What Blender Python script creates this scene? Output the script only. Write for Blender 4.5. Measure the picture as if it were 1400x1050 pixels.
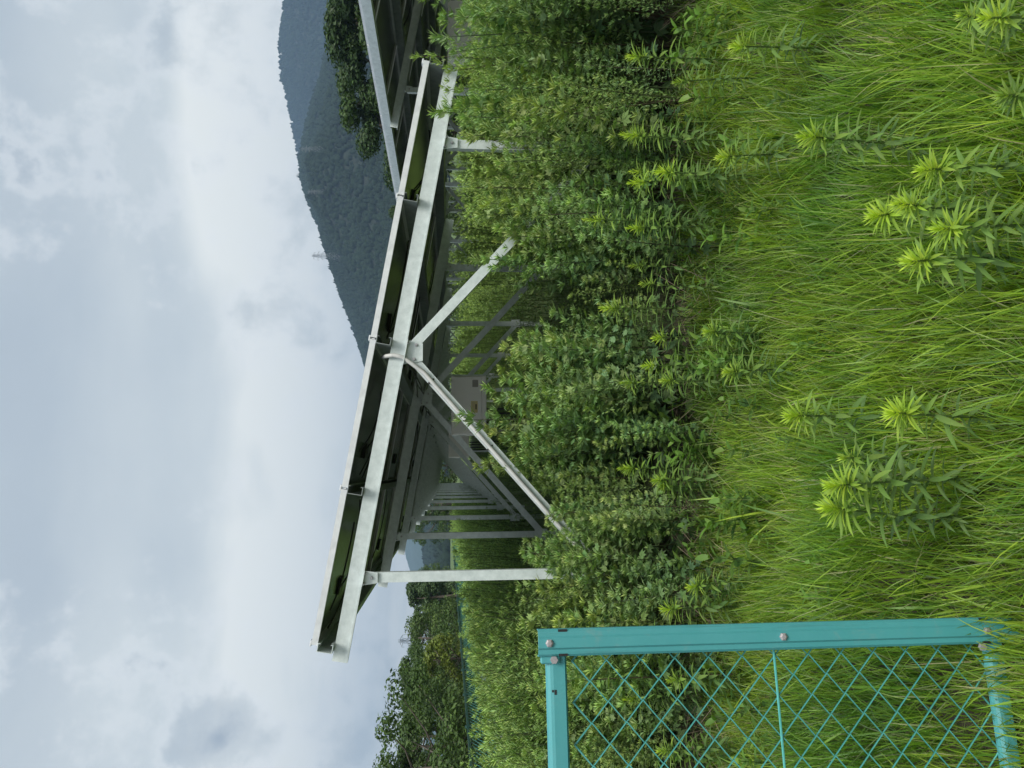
import bpy, math, random
import numpy as np
from mathutils import Vector, Matrix

for o in list(bpy.data.objects):
    bpy.data.objects.remove(o)
scene = bpy.context.scene
COL = scene.collection
R = math.radians
rnd = random.Random(7)
rng = np.random.default_rng(11)

# ------------------------------------------------------------------ camera
# world axes: X across the rows of panels, Y along them, Z up; eye at (0, 0, 1.5).
# The photograph was taken with the phone on its side: picture left is up.
PITCH, YAW = R(4.8), R(6.551)
fwd = Vector((math.sin(YAW) * math.cos(PITCH), math.cos(YAW) * math.cos(PITCH), -math.sin(PITCH)))
right = Vector((math.cos(YAW), -math.sin(YAW), 0))
upv = right.cross(fwd)
cam_data = bpy.data.cameras.new('camera')
cam = bpy.data.objects.new('camera', cam_data)
COL.objects.link(cam)
cx, cy, cz = -upv, right, -fwd
M = Matrix(((cx.x, cy.x, cz.x, 0), (cx.y, cy.y, cz.y, 0), (cx.z, cy.z, cz.z, 1.5), (0, 0, 0, 1)))
cam.matrix_world = M
cam_data.sensor_width = 36
cam_data.lens = 27.0
cam_data.clip_start = 0.05
cam_data.clip_end = 20000
scene.camera = cam

# ------------------------------------------------------------------ sky, sun, exposure
EXPOSURE = 1.6
SUN_EL, SUN_AZ = R(52), R(150)          # azimuth clockwise from +Y: behind the camera, to the right
CLOUD_STRENGTH = 0.34
scene.view_settings.view_transform = 'Standard'
scene.view_settings.look = 'None'
scene.view_settings.gamma = 1
scene.view_settings.use_curve_mapping = False
scene.view_settings.exposure = EXPOSURE

world = bpy.data.worlds.new('World')
scene.world = world
world.use_nodes = True
nt = world.node_tree
nt.nodes.clear()


class G:
    """tiny node helper"""
    def __init__(self, tree):
        self.t = tree

    def n(self, typ, **kw):
        nd = self.t.nodes.new(typ)
        for k, v in kw.items():
            if k.startswith('i_'):
                nd.inputs[k[2:].replace('_', ' ')].default_value = v
            else:
                setattr(nd, k, v)
        return nd

    def link(self, a, b):
        self.t.links.new(a, b)

    def math(self, op, a, b=None, c=None, clamp=False):
        nd = self.t.nodes.new('ShaderNodeMath')
        nd.operation = op
        nd.use_clamp = clamp
        for i, v in enumerate((a, b, c)):
            if v is None:
                continue
            if isinstance(v, (int, float)):
                nd.inputs[i].default_value = v
            else:
                self.link(v, nd.inputs[i])
        return nd.outputs[0]

    def noise(self, vec, scale, detail=4, rough=0.55, dist=0.0):
        nd = self.n('ShaderNodeTexNoise')
        nd.inputs['Scale'].default_value = scale
        nd.inputs['Detail'].default_value = detail
        nd.inputs['Roughness'].default_value = rough
        nd.inputs['Distortion'].default_value = dist
        if vec is not None:
            self.link(vec, nd.inputs['Vector'])
        return nd.outputs['Fac']

    def ramp(self, fac, stops, interp='LINEAR'):
        nd = self.n('ShaderNodeValToRGB')
        cr = nd.color_ramp
        cr.interpolation = interp
        while len(cr.elements) < len(stops):
            cr.elements.new(0.5)
        for e, (p, c) in zip(cr.elements, stops):
            e.position = p
            e.color = (c, c, c, 1) if isinstance(c, (int, float)) else (*c, 1)
        self.link(fac, nd.inputs[0])
        return nd.outputs[0]

    def mix(self, fac, a, b, blend='MIX'):
        nd = self.n('ShaderNodeMix', data_type='RGBA', blend_type=blend)
        for s, v in ((nd.inputs[0], fac), (nd.inputs[6], a), (nd.inputs[7], b)):
            if isinstance(v, (int, float)):
                s.default_value = v
            elif isinstance(v, tuple):
                s.default_value = (*v, 1)
            else:
                self.link(v, s)
        return nd.outputs[2]


g = G(nt)
out = g.n('ShaderNodeOutputWorld')
sky = g.n('ShaderNodeTexSky', sky_type='NISHITA')
sky.sun_disc = False
sky.sun_elevation = SUN_EL
sky.sun_rotation = SUN_AZ
bg_sky = g.n('ShaderNodeBackground')
bg_sky.inputs['Strength'].default_value = 0.05
g.link(sky.outputs[0], bg_sky.inputs['Color'])
tc = g.n('ShaderNodeTexCoord')
dirv = tc.outputs['Generated']
sep = g.n('ShaderNodeSeparateXYZ')
g.link(dirv, sep.inputs[0])
zz = g.math('MAXIMUM', sep.outputs['Z'], 0.0)
den = g.math('ADD', zz, 0.10)
flat = g.n('ShaderNodeCombineXYZ')
g.link(g.math('DIVIDE', sep.outputs['X'], den), flat.inputs[0])
g.link(g.math('DIVIDE', sep.outputs['Y'], den), flat.inputs[1])
layer = flat.outputs[0]
# broad sheets of cloud seen from below: blue grey where thick, white where thin
n1 = g.noise(layer, 0.42, 3, 0.45, 0.3)
n2 = g.noise(layer, 1.4, 8, 0.60, 0.25)
n3 = g.noise(dirv, 2.2, 3, 0.5, 0.0)
mixn = g.math('ADD', g.math('MULTIPLY', n1, 0.44), g.math('ADD', g.math('MULTIPLY', n2, 0.17), g.math('MULTIPLY', n3, 0.39)))
# cloud deck is thinner and brighter towards the skyline
low = g.ramp(zz, [(0.0, 0.80), (0.07, 0.84), (0.22, 0.82), (0.35, 0.52), (0.47, 0.36), (0.6, 0.33)], 'EASE')
br = g.math('ADD', g.math('MULTIPLY', low, 0.72), g.math('MULTIPLY', g.math('SUBTRACT', mixn, 0.14), 1.25))
sheet = g.ramp(br, [(0.50, (0.395, 0.465, 0.555)), (0.72, (0.525, 0.60, 0.665)), (0.90, (0.74, 0.80, 0.82)), (1.0, (1.0, 1.03, 1.0))])
# low ragged grey cumulus
n4 = g.noise(dirv, 11.0, 10, 0.62, 0.12)
sepw = g.n('ShaderNodeMapping')
sepw.inputs['Scale'].default_value = (1, 1, 1.6)
g.link(dirv, sepw.inputs['Vector'])
n5 = g.noise(sepw.outputs[0], 3.2, 2, 0.5, 0.0)
ragged = g.math('ADD', g.math('MULTIPLY', n4, 0.62), g.math('MULTIPLY', n5, 0.48))
puff = None
for (d, rad, amt) in [((-0.295, 0.923, 0.252), 0.075, 0.36), ((-0.221, 0.937, 0.269), 0.05, 0.06), ((0.206, 0.957, 0.205), 0.06, 0.13),
                      ((0.298, 0.924, 0.235), 0.07, 0.10), ((0.06, 0.976, 0.205), 0.06, 0.12), ((0.511, 0.828, 0.23), 0.10, 0.08), ((0.41, 0.89, 0.20), 0.15, 0.04), ((0.03, 0.95, 0.30), 0.20, -0.12), ((0.02, 0.9, 0.42), 0.25, -0.12),
                      ((-0.75, 0.6, 0.26), 0.12, 0.22), ((0.80, 0.55, 0.27), 0.14, 0.2), ((0.3, -0.9, 0.3), 0.16, 0.2), ((-0.6, -0.75, 0.25), 0.14, 0.2)]:
    vm = g.n('ShaderNodeVectorMath', operation='DISTANCE')
    g.link(dirv, vm.inputs[0])
    L = Vector(d).normalized()
    vm.inputs[1].default_value = L
    m = g.math('MULTIPLY', g.math('SUBTRACT', 1.0, g.math('DIVIDE', vm.outputs['Value'], rad), clamp=True), amt)
    puff = m if puff is None else g.math('ADD', puff, m)
cov = g.math('ADD', ragged, puff)
dark = g.ramp(cov, [(0.57, 0.0), (0.70, 0.42), (0.90, 0.95)], 'EASE')
# a bright torn rim where the cumulus edge lets light through
rim = g.ramp(cov, [(0.52, 0.0), (0.60, 0.35), (0.66, 0.0)], 'EASE')
cloudcol = g.mix(dark, g.mix(rim, sheet, (1.0, 1.03, 1.05)), (0.40, 0.465, 0.54))
bg_cloud = g.n('ShaderNodeBackground')
bg_cloud.inputs['Strength'].default_value = CLOUD_STRENGTH
g.link(cloudcol, bg_cloud.inputs['Color'])
ms = g.n('ShaderNodeMixShader')
ms.inputs[0].default_value = 0.96
g.link(bg_sky.outputs[0], ms.inputs[1])
g.link(bg_cloud.outputs[0], ms.inputs[2])
g.link(ms.outputs[0], out.inputs['Surface'])

sun_data = bpy.data.lights.new('sun', 'SUN')
sun_data.energy = 1.5
sun_data.angle = R(28)
sun_data.color = (1.0, 0.965, 0.90)
sun = bpy.data.objects.new('sun', sun_data)
COL.objects.link(sun)
sd = Vector((math.sin(SUN_AZ) * math.cos(SUN_EL), math.cos(SUN_AZ) * math.cos(SUN_EL), math.sin(SUN_EL)))
sun.rotation_euler = sd.to_track_quat('Z', 'Y').to_euler()

scene.render.engine = 'CYCLES'
scene.cycles.max_bounces = 8
scene.cycles.transparent_max_bounces = 8
scene.cycles.volume_bounces = 0


# ------------------------------------------------------------------ helpers
def tag(o, label=None, cat=None, group=None, kind=None):
    if label:
        o['label'] = label
    if cat:
        o['category'] = cat
    if group:
        o['group'] = group
    if kind:
        o['kind'] = kind
    return o


def empty(name, loc=(0, 0, 0), rz=0.0, parent=None):
    o = bpy.data.objects.new(name, None)
    o.empty_display_size = 0.2
    o.location = loc
    o.rotation_euler = (0, 0, rz)
    COL.objects.link(o)
    if parent:
        o.parent = parent
    return o


def link_mesh(name, me, parent=None, loc=None):
    o = bpy.data.objects.new(name, me)
    COL.objects.link(o)
    if parent:
        o.parent = parent
    if loc is not None:
        o.location = loc
    return o


class MB:
    """collects solids and links them as one mesh"""
    def __init__(self):
        self.v, self.f, self.mi = [], [], []
        self.cur = 0

    def add(self, vs, fs):
        b = len(self.v)
        self.v += [tuple(p) for p in vs]
        self.f += [tuple(i + b for i in f) for f in fs]
        self.mi += [self.cur] * len(fs)

    def box(self, x0, x1, y0, y1, z0, z1, bev=0.0):
        if bev <= 0:
            vs = [(x, y, z) for z in (z0, z1) for y in (y0, y1) for x in (x0, x1)]
            self.add(vs, [(0, 2, 3, 1), (4, 5, 7, 6), (0, 1, 5, 4), (2, 6, 7, 3), (0, 4, 6, 2), (1, 3, 7, 5)])
        else:
            b = bev
            prof = [(x0 + b, y0), (x1 - b, y0), (x1, y0 + b), (x1, y1 - b), (x1 - b, y1), (x0 + b, y1), (x0, y1 - b), (x0, y0 + b)]
            inn = [(min(max(x, x0 + b), x1 - b), min(max(y, y0 + b), y1 - b)) for x, y in prof]
            vs = [(x, y, z0) for x, y in inn] + [(x, y, z0 + b) for x, y in prof] + [(x, y, z1 - b) for x, y in prof] + [(x, y, z1) for x, y in inn]
            fs = [tuple(range(7, -1, -1)), tuple(range(24, 32))]
            for k in range(3):
                for i in range(8):
                    j = (i + 1) % 8
                    fs.append((k * 8 + i, k * 8 + j, k * 8 + 8 + j, k * 8 + 8 + i))
            self.add(vs, fs)

    def prism(self, prof, P, Q, a, b):
        """extrude the closed 2D outline prof (along axes a, b) from P to Q"""
        P, Q, a, b = Vector(P), Vector(Q), Vector(a).normalized(), Vector(b).normalized()
        n = len(prof)
        vs = [P + a * s + b * t for s, t in prof] + [Q + a * s + b * t for s, t in prof]
        fs = [tuple(range(n - 1, -1, -1)), tuple(range(n, 2 * n))]
        for i in range(n):
            j = (i + 1) % n
            fs.append((i, j, n + j, n + i))
        self.add(vs, fs)

    def tube(self, pts, r, seg=6, caps=True):
        pts = [Vector(p) for p in pts]
        rs = r if isinstance(r, (list, tuple)) else [r] * len(pts)
        ref = None
        rings = []
        for i, p in enumerate(pts):
            d = (pts[min(i + 1, len(pts) - 1)] - pts[max(i - 1, 0)]).normalized()
            if ref is None:
                ref = Vector((0, 0, 1)) if abs(d.z) < 0.9 else Vector((1, 0, 0))
            a = (ref - d * ref.dot(d)).normalized()
            ref = a
            b = d.cross(a)
            rings.append([p + (a * math.cos(2 * math.pi * k / seg) + b * math.sin(2 * math.pi * k / seg)) * rs[i] for k in range(seg)])
        vs = [q for ring in rings for q in ring]
        fs = []
        for i in range(len(pts) - 1):
            for k in range(seg):
                j = (k + 1) % seg
                fs.append((i * seg + k, i * seg + j, (i + 1) * seg + j, (i + 1) * seg + k))
        if caps:
            fs.append(tuple(range(seg - 1, -1, -1)))
            fs.append(tuple(len(vs) - seg + k for k in range(seg)))
        self.add(vs, fs)

    def mesh(self, name, mats, smooth=False):
        me = bpy.data.meshes.new(name)
        me.from_pydata(self.v, [], self.f)
        for m in (mats if isinstance(mats, (list, tuple)) else [mats]):
            me.materials.append(m)
        if isinstance(mats, (list, tuple)):
            me.polygons.foreach_set('material_index', self.mi)
        if smooth:
            me.polygons.foreach_set('use_smooth', [True] * len(self.f))
        me.update()
        return me

    def build(self, name, mats, parent=None, loc=None, smooth=False):
        return link_mesh(name, self.mesh(name, mats, smooth), parent, loc)


def c_prof(web, fl, t=0.005, lip=0.012, flip=1):
    """C channel outline: web along b (height), flanges along a"""
    h = web / 2
    f = fl * flip
    tt = t * flip
    p = [(0, -h), (f, -h), (f, -h + lip), (f - tt, -h + lip), (f - tt, -h + t), (tt, -h + t), (tt, h - t), (f - tt, h - t), (f - tt, h - lip), (f, h - lip), (f, h), (0, h)]
    return p if flip > 0 else p[::-1]


def fast_mesh(name, V, F, C, mat, smooth=False):
    """numpy triangles (with a per-vertex colour) to a mesh"""
    me = bpy.data.meshes.new(name)
    nv, nf = len(V), len(F)
    me.vertices.add(nv)
    me.vertices.foreach_set('co', np.ascontiguousarray(V, dtype=np.float32).ravel())
    me.loops.add(nf * 3)
    me.loops.foreach_set('vertex_index', np.ascontiguousarray(F, dtype=np.int32).ravel())
    me.polygons.add(nf)
    me.polygons.foreach_set('loop_start', np.arange(0, nf * 3, 3, dtype=np.int32))
    me.polygons.foreach_set('loop_total', np.full(nf, 3, dtype=np.int32))
    if smooth:
        me.polygons.foreach_set('use_smooth', np.ones(nf, dtype=bool))
    if C is not None:
        ca = me.color_attributes.new('tint', 'FLOAT_COLOR', 'POINT')
        ca.data.foreach_set('color', np.hstack([C, np.ones((nv, 1))]).astype(np.float32).ravel())
    me.materials.append(mat)
    me.update(calc_edges=True)
    me.validate()
    return me


# ------------------------------------------------------------------ materials
MATS = {}


def new_mat(name):
    m = bpy.data.materials.new(name)
    m.use_nodes = True
    b = m.node_tree.nodes['Principled BSDF']
    MATS[name] = m
    return m, G(m.node_tree), b


def metal_paint(name, c0, c1, rough=0.45, metallic=0.0, scale=6.0, dirt=None, bump=0.05):
    m, q, b = new_mat(name)
    tcn = q.n('ShaderNodeTexCoord').outputs['Object']
    f = q.noise(tcn, scale, 6, 0.65)
    col = q.mix(q.ramp(f, [(0.35, 0.0), (0.68, 1.0)]), c0, c1)
    if dirt:
        f2 = q.noise(tcn, scale * 0.35, 8, 0.7, 0.6)
        col = q.mix(q.ramp(f2, [(0.55, 0.0), (0.75, 0.55)]), col, dirt)
    q.link(col, b.inputs['Base Color'])
    b.inputs['Metallic'].default_value = metallic
    q.link(q.ramp(q.noise(tcn, scale * 3, 4), [(0.3, rough - 0.08), (0.7, rough + 0.12)]), b.inputs['Roughness'])
    if bump:
        bp = q.n('ShaderNodeBump')
        bp.inputs['Strength'].default_value = bump
        bp.inputs['Distance'].default_value = 0.002
        q.link(q.noise(tcn, 120, 3), bp.inputs['Height'])
        q.link(bp.outputs[0], b.inputs['Normal'])
    return m


galv = metal_paint('galvanized_steel', (0.48, 0.54, 0.53), (0.63, 0.69, 0.68), 0.42, 0.30, 16.0, (0.37, 0.40, 0.38))
shaded_purlin_m = metal_paint('shaded_purlin_steel', (0.18, 0.205, 0.20), (0.27, 0.30, 0.29), 0.5, 0.25, 12.0, (0.17, 0.18, 0.17))  # galvanized purlins with the shade under the modules put into the colour
alu = metal_paint('aluminium_frame', (0.58, 0.60, 0.61), (0.70, 0.72, 0.72), 0.38, 0.4, 14.0, (0.42, 0.43, 0.42))
bolt_m = metal_paint('bolt_steel', (0.30, 0.31, 0.32), (0.42, 0.42, 0.42), 0.45, 0.6, 40.0)
zinc_dark = metal_paint('weathered_bolt', (0.25, 0.24, 0.25), (0.36, 0.34, 0.35), 0.55, 0.3, 60.0)
def worn_paint(name, c0, c1):
    m, q, b = new_mat(name)
    tcn = q.n('ShaderNodeTexCoord').outputs['Object']
    col = q.mix(q.noise(tcn, 3.0, 6, .7), c0, c1)
    col = q.mix(q.ramp(q.noise(tcn, 14, 8, .75, .5), [(.56, 0.0), (.72, .5)]), col, (.16, .27, .26))       # chalking
    mp = q.n('ShaderNodeMapping')
    mp.inputs['Scale'].default_value = (60, 60, 2.0)
    q.link(tcn, mp.inputs['Vector'])
    col = q.mix(q.ramp(q.noise(mp.outputs[0], 1.0, 5, .7), [(.60, 0.0), (.74, .45)]), col, (.035, .09, .085))   # run marks
    col = q.mix(q.ramp(q.noise(tcn, 55, 4, .7), [(.69, 0.0), (.73, .8)]), col, (.10, .075, .05))            # specks of dirt
    q.link(col, b.inputs['Base Color'])
    q.link(q.ramp(q.noise(tcn, 20, 5), [(.3, .34), (.7, .62)]), b.inputs['Roughness'])
    return m


green_paint = worn_paint('turquoise_paint', (0.050, 0.245, 0.262), (0.070, 0.305, 0.315))
wire_paint = metal_paint('turquoise_wire', (0.065, 0.31, 0.285), (0.09, 0.36, 0.33), 0.42, 0.0, 8.0, None, 0)
far_rail_m = metal_paint('dark_green_rail', (0.012, 0.055, 0.046), (0.02, 0.075, 0.062), 0.5, 0.0, 5.0, None, 0)
far_wire_m = metal_paint('green_wire', (0.035, 0.16, 0.135), (0.05, 0.20, 0.17), 0.5, 0.0, 5.0, None, 0)
rubber = metal_paint('black_cable', (0.010, 0.010, 0.011), (0.02, 0.02, 0.021), 0.5, 0.0, 20.0, None, 0)
conduit_m = metal_paint('grey_conduit', (0.40, 0.41, 0.40), (0.52, 0.52, 0.50), 0.5, 0.0, 14.0, (0.2, 0.2, 0.19), 0)
box_m = metal_paint('beige_cabinet', (0.74, 0.73, 0.68), (0.80, 0.79, 0.75), 0.5, 0.0, 3.0, (0.5, 0.47, 0.43), 0.02)
box_dark = metal_paint('cabinet_dark_trim', (0.26, 0.25, 0.22), (0.32, 0.30, 0.27), 0.5, 0.0, 3.0)  # dark colour of the cabinet's print lines and rating label
plate_m = metal_paint('yellow_plate', (0.55, 0.46, 0.20), (0.62, 0.52, 0.26), 0.5, 0.0, 10.0, None, 0)
black_m = metal_paint('black_plastic', (0.012, 0.012, 0.013), (0.02, 0.02, 0.02), 0.4, 0.0, 10.0, None, 0)
concrete = metal_paint('concrete', (0.15, 0.145, 0.13), (0.25, 0.24, 0.22), 0.85, 0.0, 18.0, (0.16, 0.16, 0.13), 0.6)
pylon_m = metal_paint('pylon_steel', (0.10, 0.115, 0.12), (0.14, 0.155, 0.16), 0.5, 0.3, 0.3, None, 0)

m, q, b = new_mat('panel_laminate')            # dark green-grey back of the modules
tcn = q.n('ShaderNodeTexCoord').outputs['Object']
geo = q.n('ShaderNodeNewGeometry')
f = q.noise(tcn, 2.0, 4)
back0 = q.mix(f, (0.050, 0.064, 0.052), (0.066, 0.082, 0.066))
bk = q.n('ShaderNodeTexBrick')
bk.offset = 0.0
bk.inputs['Color1'].default_value = (0.012, 0.017, 0.040, 1)
bk.inputs['Color2'].default_value = (0.014, 0.020, 0.046, 1)
bk.inputs['Mortar'].default_value = (0.20, 0.21, 0.22, 1)
bk.inputs['Scale'].default_value = 1.0
bk.inputs['Mortar Size'].default_value = 0.003
bk.inputs['Brick Width'].default_value = 0.158
bk.inputs['Row Height'].default_value = 0.158
q.link(tcn, bk.inputs['Vector'])
back = q.mix(q.math('MULTIPLY', bk.outputs['Fac'], 0.5), back0, (0.10, 0.115, 0.10))
sn = q.n('ShaderNodeSeparateXYZ')
q.link(tcn, sn.inputs[0])
top = q.math('GREATER_THAN', sn.outputs['Z'], 0.0)      # glass face is on the module's own upper side
q.link(q.mix(top, back, bk.outputs['Color']), b.inputs['Base Color'])
b.inputs['Roughness'].default_value = 0.22      # glass on both faces
panel_mat = m


def leaf_mat(name, rough=0.55, trans=0.3, tmul=(1.25, 1.35, 0.7), spec=0.35, vary=0.25, scale=40.0):
    m, q, b = new_mat(name)
    at = q.n('ShaderNodeAttribute', attribute_name='tint')
    tcn = q.n('ShaderNodeTexCoord').outputs['Object']
    f = q.noise(tcn, scale, 3, 0.6)
    f2 = q.noise(tcn, scale * 0.02, 3, 0.6)
    k = q.math('ADD', q.math('MULTIPLY', f, vary * 2), q.math('ADD', q.math('MULTIPLY', f2, vary * 1.4), 1.0 - vary * 1.7))
    vm = q.n('ShaderNodeVectorMath', operation='SCALE')
    q.link(at.outputs['Color'], vm.inputs[0])
    q.link(k, vm.inputs['Scale'])
    col = vm.outputs[0]
    q.link(col, b.inputs['Base Color'])
    b.inputs['Roughness'].default_value = rough
    b.inputs['Specular IOR Level'].default_value = spec
    tr = q.n('ShaderNodeBsdfTranslucent')
    mu = q.n('ShaderNodeVectorMath', operation='MULTIPLY')
    q.link(col, mu.inputs[0])
    mu.inputs[1].default_value = tmul
    q.link(mu.outputs[0], tr.inputs['Color'])
    mx = q.n('ShaderNodeMixShader')
    mx.inputs[0].default_value = trans
    q.link(b.outputs[0], mx.inputs[1])
    q.link(tr.outputs[0], mx.inputs[2])
    q.link(mx.outputs[0], m.node_tree.nodes['Material Output'].inputs['Surface'])
    return m


grass_m = leaf_mat('grass_blades', 0.45, 0.45, (1.3, 1.35, 0.6), 0.4, 0.25, 30.0)
weed_m = leaf_mat('mugwort_leaves', 0.6, 0.25, (1.2, 1.35, 0.7), 0.3, 0.25, 30.0)
gold_m = leaf_mat('goldenrod_leaves', 0.5, 0.35, (1.25, 1.3, 0.6), 0.35, 0.15, 60.0)
tree_m = leaf_mat('tree_leaves', 0.55, 0.2, (1.2, 1.35, 0.7), 0.3, 0.3, 1.5)

m, q, b = new_mat('bark')
tcn = q.n('ShaderNodeTexCoord').outputs['Object']
q.link(q.mix(q.noise(tcn, 9, 6, 0.7), (0.05, 0.04, 0.03), (0.14, 0.12, 0.095)), b.inputs['Base Color'])
b.inputs['Roughness'].default_value = 0.9
bark_m = m

m, q, b = new_mat('soil_and_turf')
tcn = q.n('ShaderNodeTexCoord').outputs['Object']
f = q.noise(tcn, 3.0, 8, 0.7)
f2 = q.noise(tcn, 0.06, 5, 0.6)
near = q.mix(f, (0.022, 0.018, 0.012), (0.060, 0.050, 0.030))
farg = q.mix(q.noise(tcn, 0.4, 6, 0.7), (0.045, 0.085, 0.018), (0.10, 0.155, 0.035))
sn = q.n('ShaderNodeSeparateXYZ')
q.link(tcn, sn.inputs[0])
q.link(q.mix(q.ramp(q.math('DIVIDE', sn.outputs['Y'], 100.0), [(0.045, 0.0), (0.07, 0.8), (0.25, 1.0)]), near, farg), b.inputs['Base Color'])
b.inputs['Roughness'].default_value = 0.95
bp = q.n('ShaderNodeBump')
bp.inputs['Strength'].default_value = 0.7
bp.inputs['Distance'].default_value = 0.03
q.link(q.noise(tcn, 25, 6, 0.7), bp.inputs['Height'])
q.link(bp.outputs[0], b.inputs['Normal'])
soil_m = m

m, q, b = new_mat('forest_floor')
tcn = q.n('ShaderNodeTexCoord').outputs['Object']
q.link(q.mix(q.noise(tcn, 0.02, 8, 0.7), (0.007, 0.014, 0.007), (0.013, 0.024, 0.010)), b.inputs['Base Color'])
b.inputs['Roughness'].default_value = 0.95
bp = q.n('ShaderNodeBump')
bp.inputs['Strength'].default_value = 1.0
bp.inputs['Distance'].default_value = 9.0
vo = q.n('ShaderNodeTexVoronoi')
vo.inputs['Scale'].default_value = 0.09
q.link(tcn, vo.inputs['Vector'])
q.link(q.math('SUBTRACT', 1.0, vo.outputs['Distance']), bp.inputs['Height'])
q.link(bp.outputs[0], b.inputs['Normal'])
forest_floor_m = m
m, q, b = new_mat('far_slope')
tcn = q.n('ShaderNodeTexCoord').outputs['Object']
q.link(q.mix(q.noise(tcn, 0.01, 8, 0.7), (0.025, 0.045, 0.02), (0.05, 0.08, 0.035)), b.inputs['Base Color'])
b.inputs['Roughness'].default_value = 0.95
far_floor_m = m
forest_m = leaf_mat('forest_canopy', 0.8, 0.0, (1, 1, 1), 0.1, 0.3, 0.05)

m, q, b = new_mat('asphalt')
tcn = q.n('ShaderNodeTexCoord').outputs['Object']
q.link(q.mix(q.noise(tcn, 2, 6, 0.7), (0.10, 0.10, 0.095), (0.16, 0.155, 0.15)), b.inputs['Base Color'])
b.inputs['Roughness'].default_value = 0.9
asphalt_m = m

# ------------------------------------------------------------------ ground
def ground_sheet():
    xs = np.unique(np.concatenate([np.linspace(-4150, 4150, 41), np.linspace(-12, 16, 57)]))
    ys = np.unique(np.concatenate([np.linspace(-240, 4150, 43), np.linspace(-3, 60, 90)]))
    X, Y = np.meshgrid(xs, ys)
    near = np.clip(1 - (np.hypot(X - 1, Y - 8) / 60), 0, 1)
    Z = near * (-0.05 * np.clip((0.3 - X) / 0.6, 0, 1) * np.clip((2.7 - Y) / 0.5, 0, 1) + 0.025 * np.sin(X * 1.9 + 1) * np.cos(Y * 1.3) + 0.02 * np.sin(X * 4.1 + Y * 3.3)) - 0.02
    V = np.stack([X, Y, Z], -1).reshape(-1, 3)
    nx, ny = len(xs), len(ys)
    i = np.arange(nx * ny).reshape(ny, nx)
    a, b_, c, d = i[:-1, :-1].ravel(), i[:-1, 1:].ravel(), i[1:, 1:].ravel(), i[1:, :-1].ravel()
    F = np.concatenate([np.stack([a, b_, c], -1), np.stack([a, c, d], -1)])
    return link_mesh('ground', fast_mesh('ground', V, F, None, soil_m, True))


tag(ground_sheet(), kind='structure')
rb = MB()
rb.box(-9.2, -6.2, 1, 260, -0.02, 0.012)
tag(rb.build('road', asphalt_m), kind='structure')

# ------------------------------------------------------------------ mountains
def value_noise(x, y, seed):
    r = np.random.default_rng(seed)
    T = r.random((64, 64))
    xi, yi = np.floor(x).astype(int), np.floor(y).astype(int)
    xf, yf = x - xi, y - yi
    xf, yf = xf * xf * (3 - 2 * xf), yf * yf * (3 - 2 * yf)
    a = T[xi % 64, yi % 64]; b_ = T[(xi + 1) % 64, yi % 64]
    c = T[xi % 64, (yi + 1) % 64]; d = T[(xi + 1) % 64, (yi + 1) % 64]
    return (a * (1 - xf) + b_ * xf) * (1 - yf) + (c * (1 - xf) + d * xf) * yf


def fbm(x, y, seed, octv=5):
    s, a, t = 0, 0.5, 0
    for k in range(octv):
        s = s + a * value_noise(x * 2 ** k, y * 2 ** k, seed + k)
        t += a
        a *= 0.5
    return s / t


def tree_blob():
    """a low crown of a dozen facets"""
    V = [(0, 0, 1.0)]
    for k in range(5):
        a = 2 * math.pi * k / 5
        V.append((0.62 * math.cos(a), 0.62 * math.sin(a), 0.55))
    for k in range(5):
        a = 2 * math.pi * (k + 0.5) / 5
        V.append((0.55 * math.cos(a), 0.55 * math.sin(a), 0.0))
    F = []
    for k in range(5):
        j = (k + 1) % 5
        F += [(0, 1 + k, 1 + j), (1 + k, 6 + k, 1 + j), (1 + j, 6 + k, 6 + j)]
    return np.array(V), np.array(F)


BV, BF = tree_blob()


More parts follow.
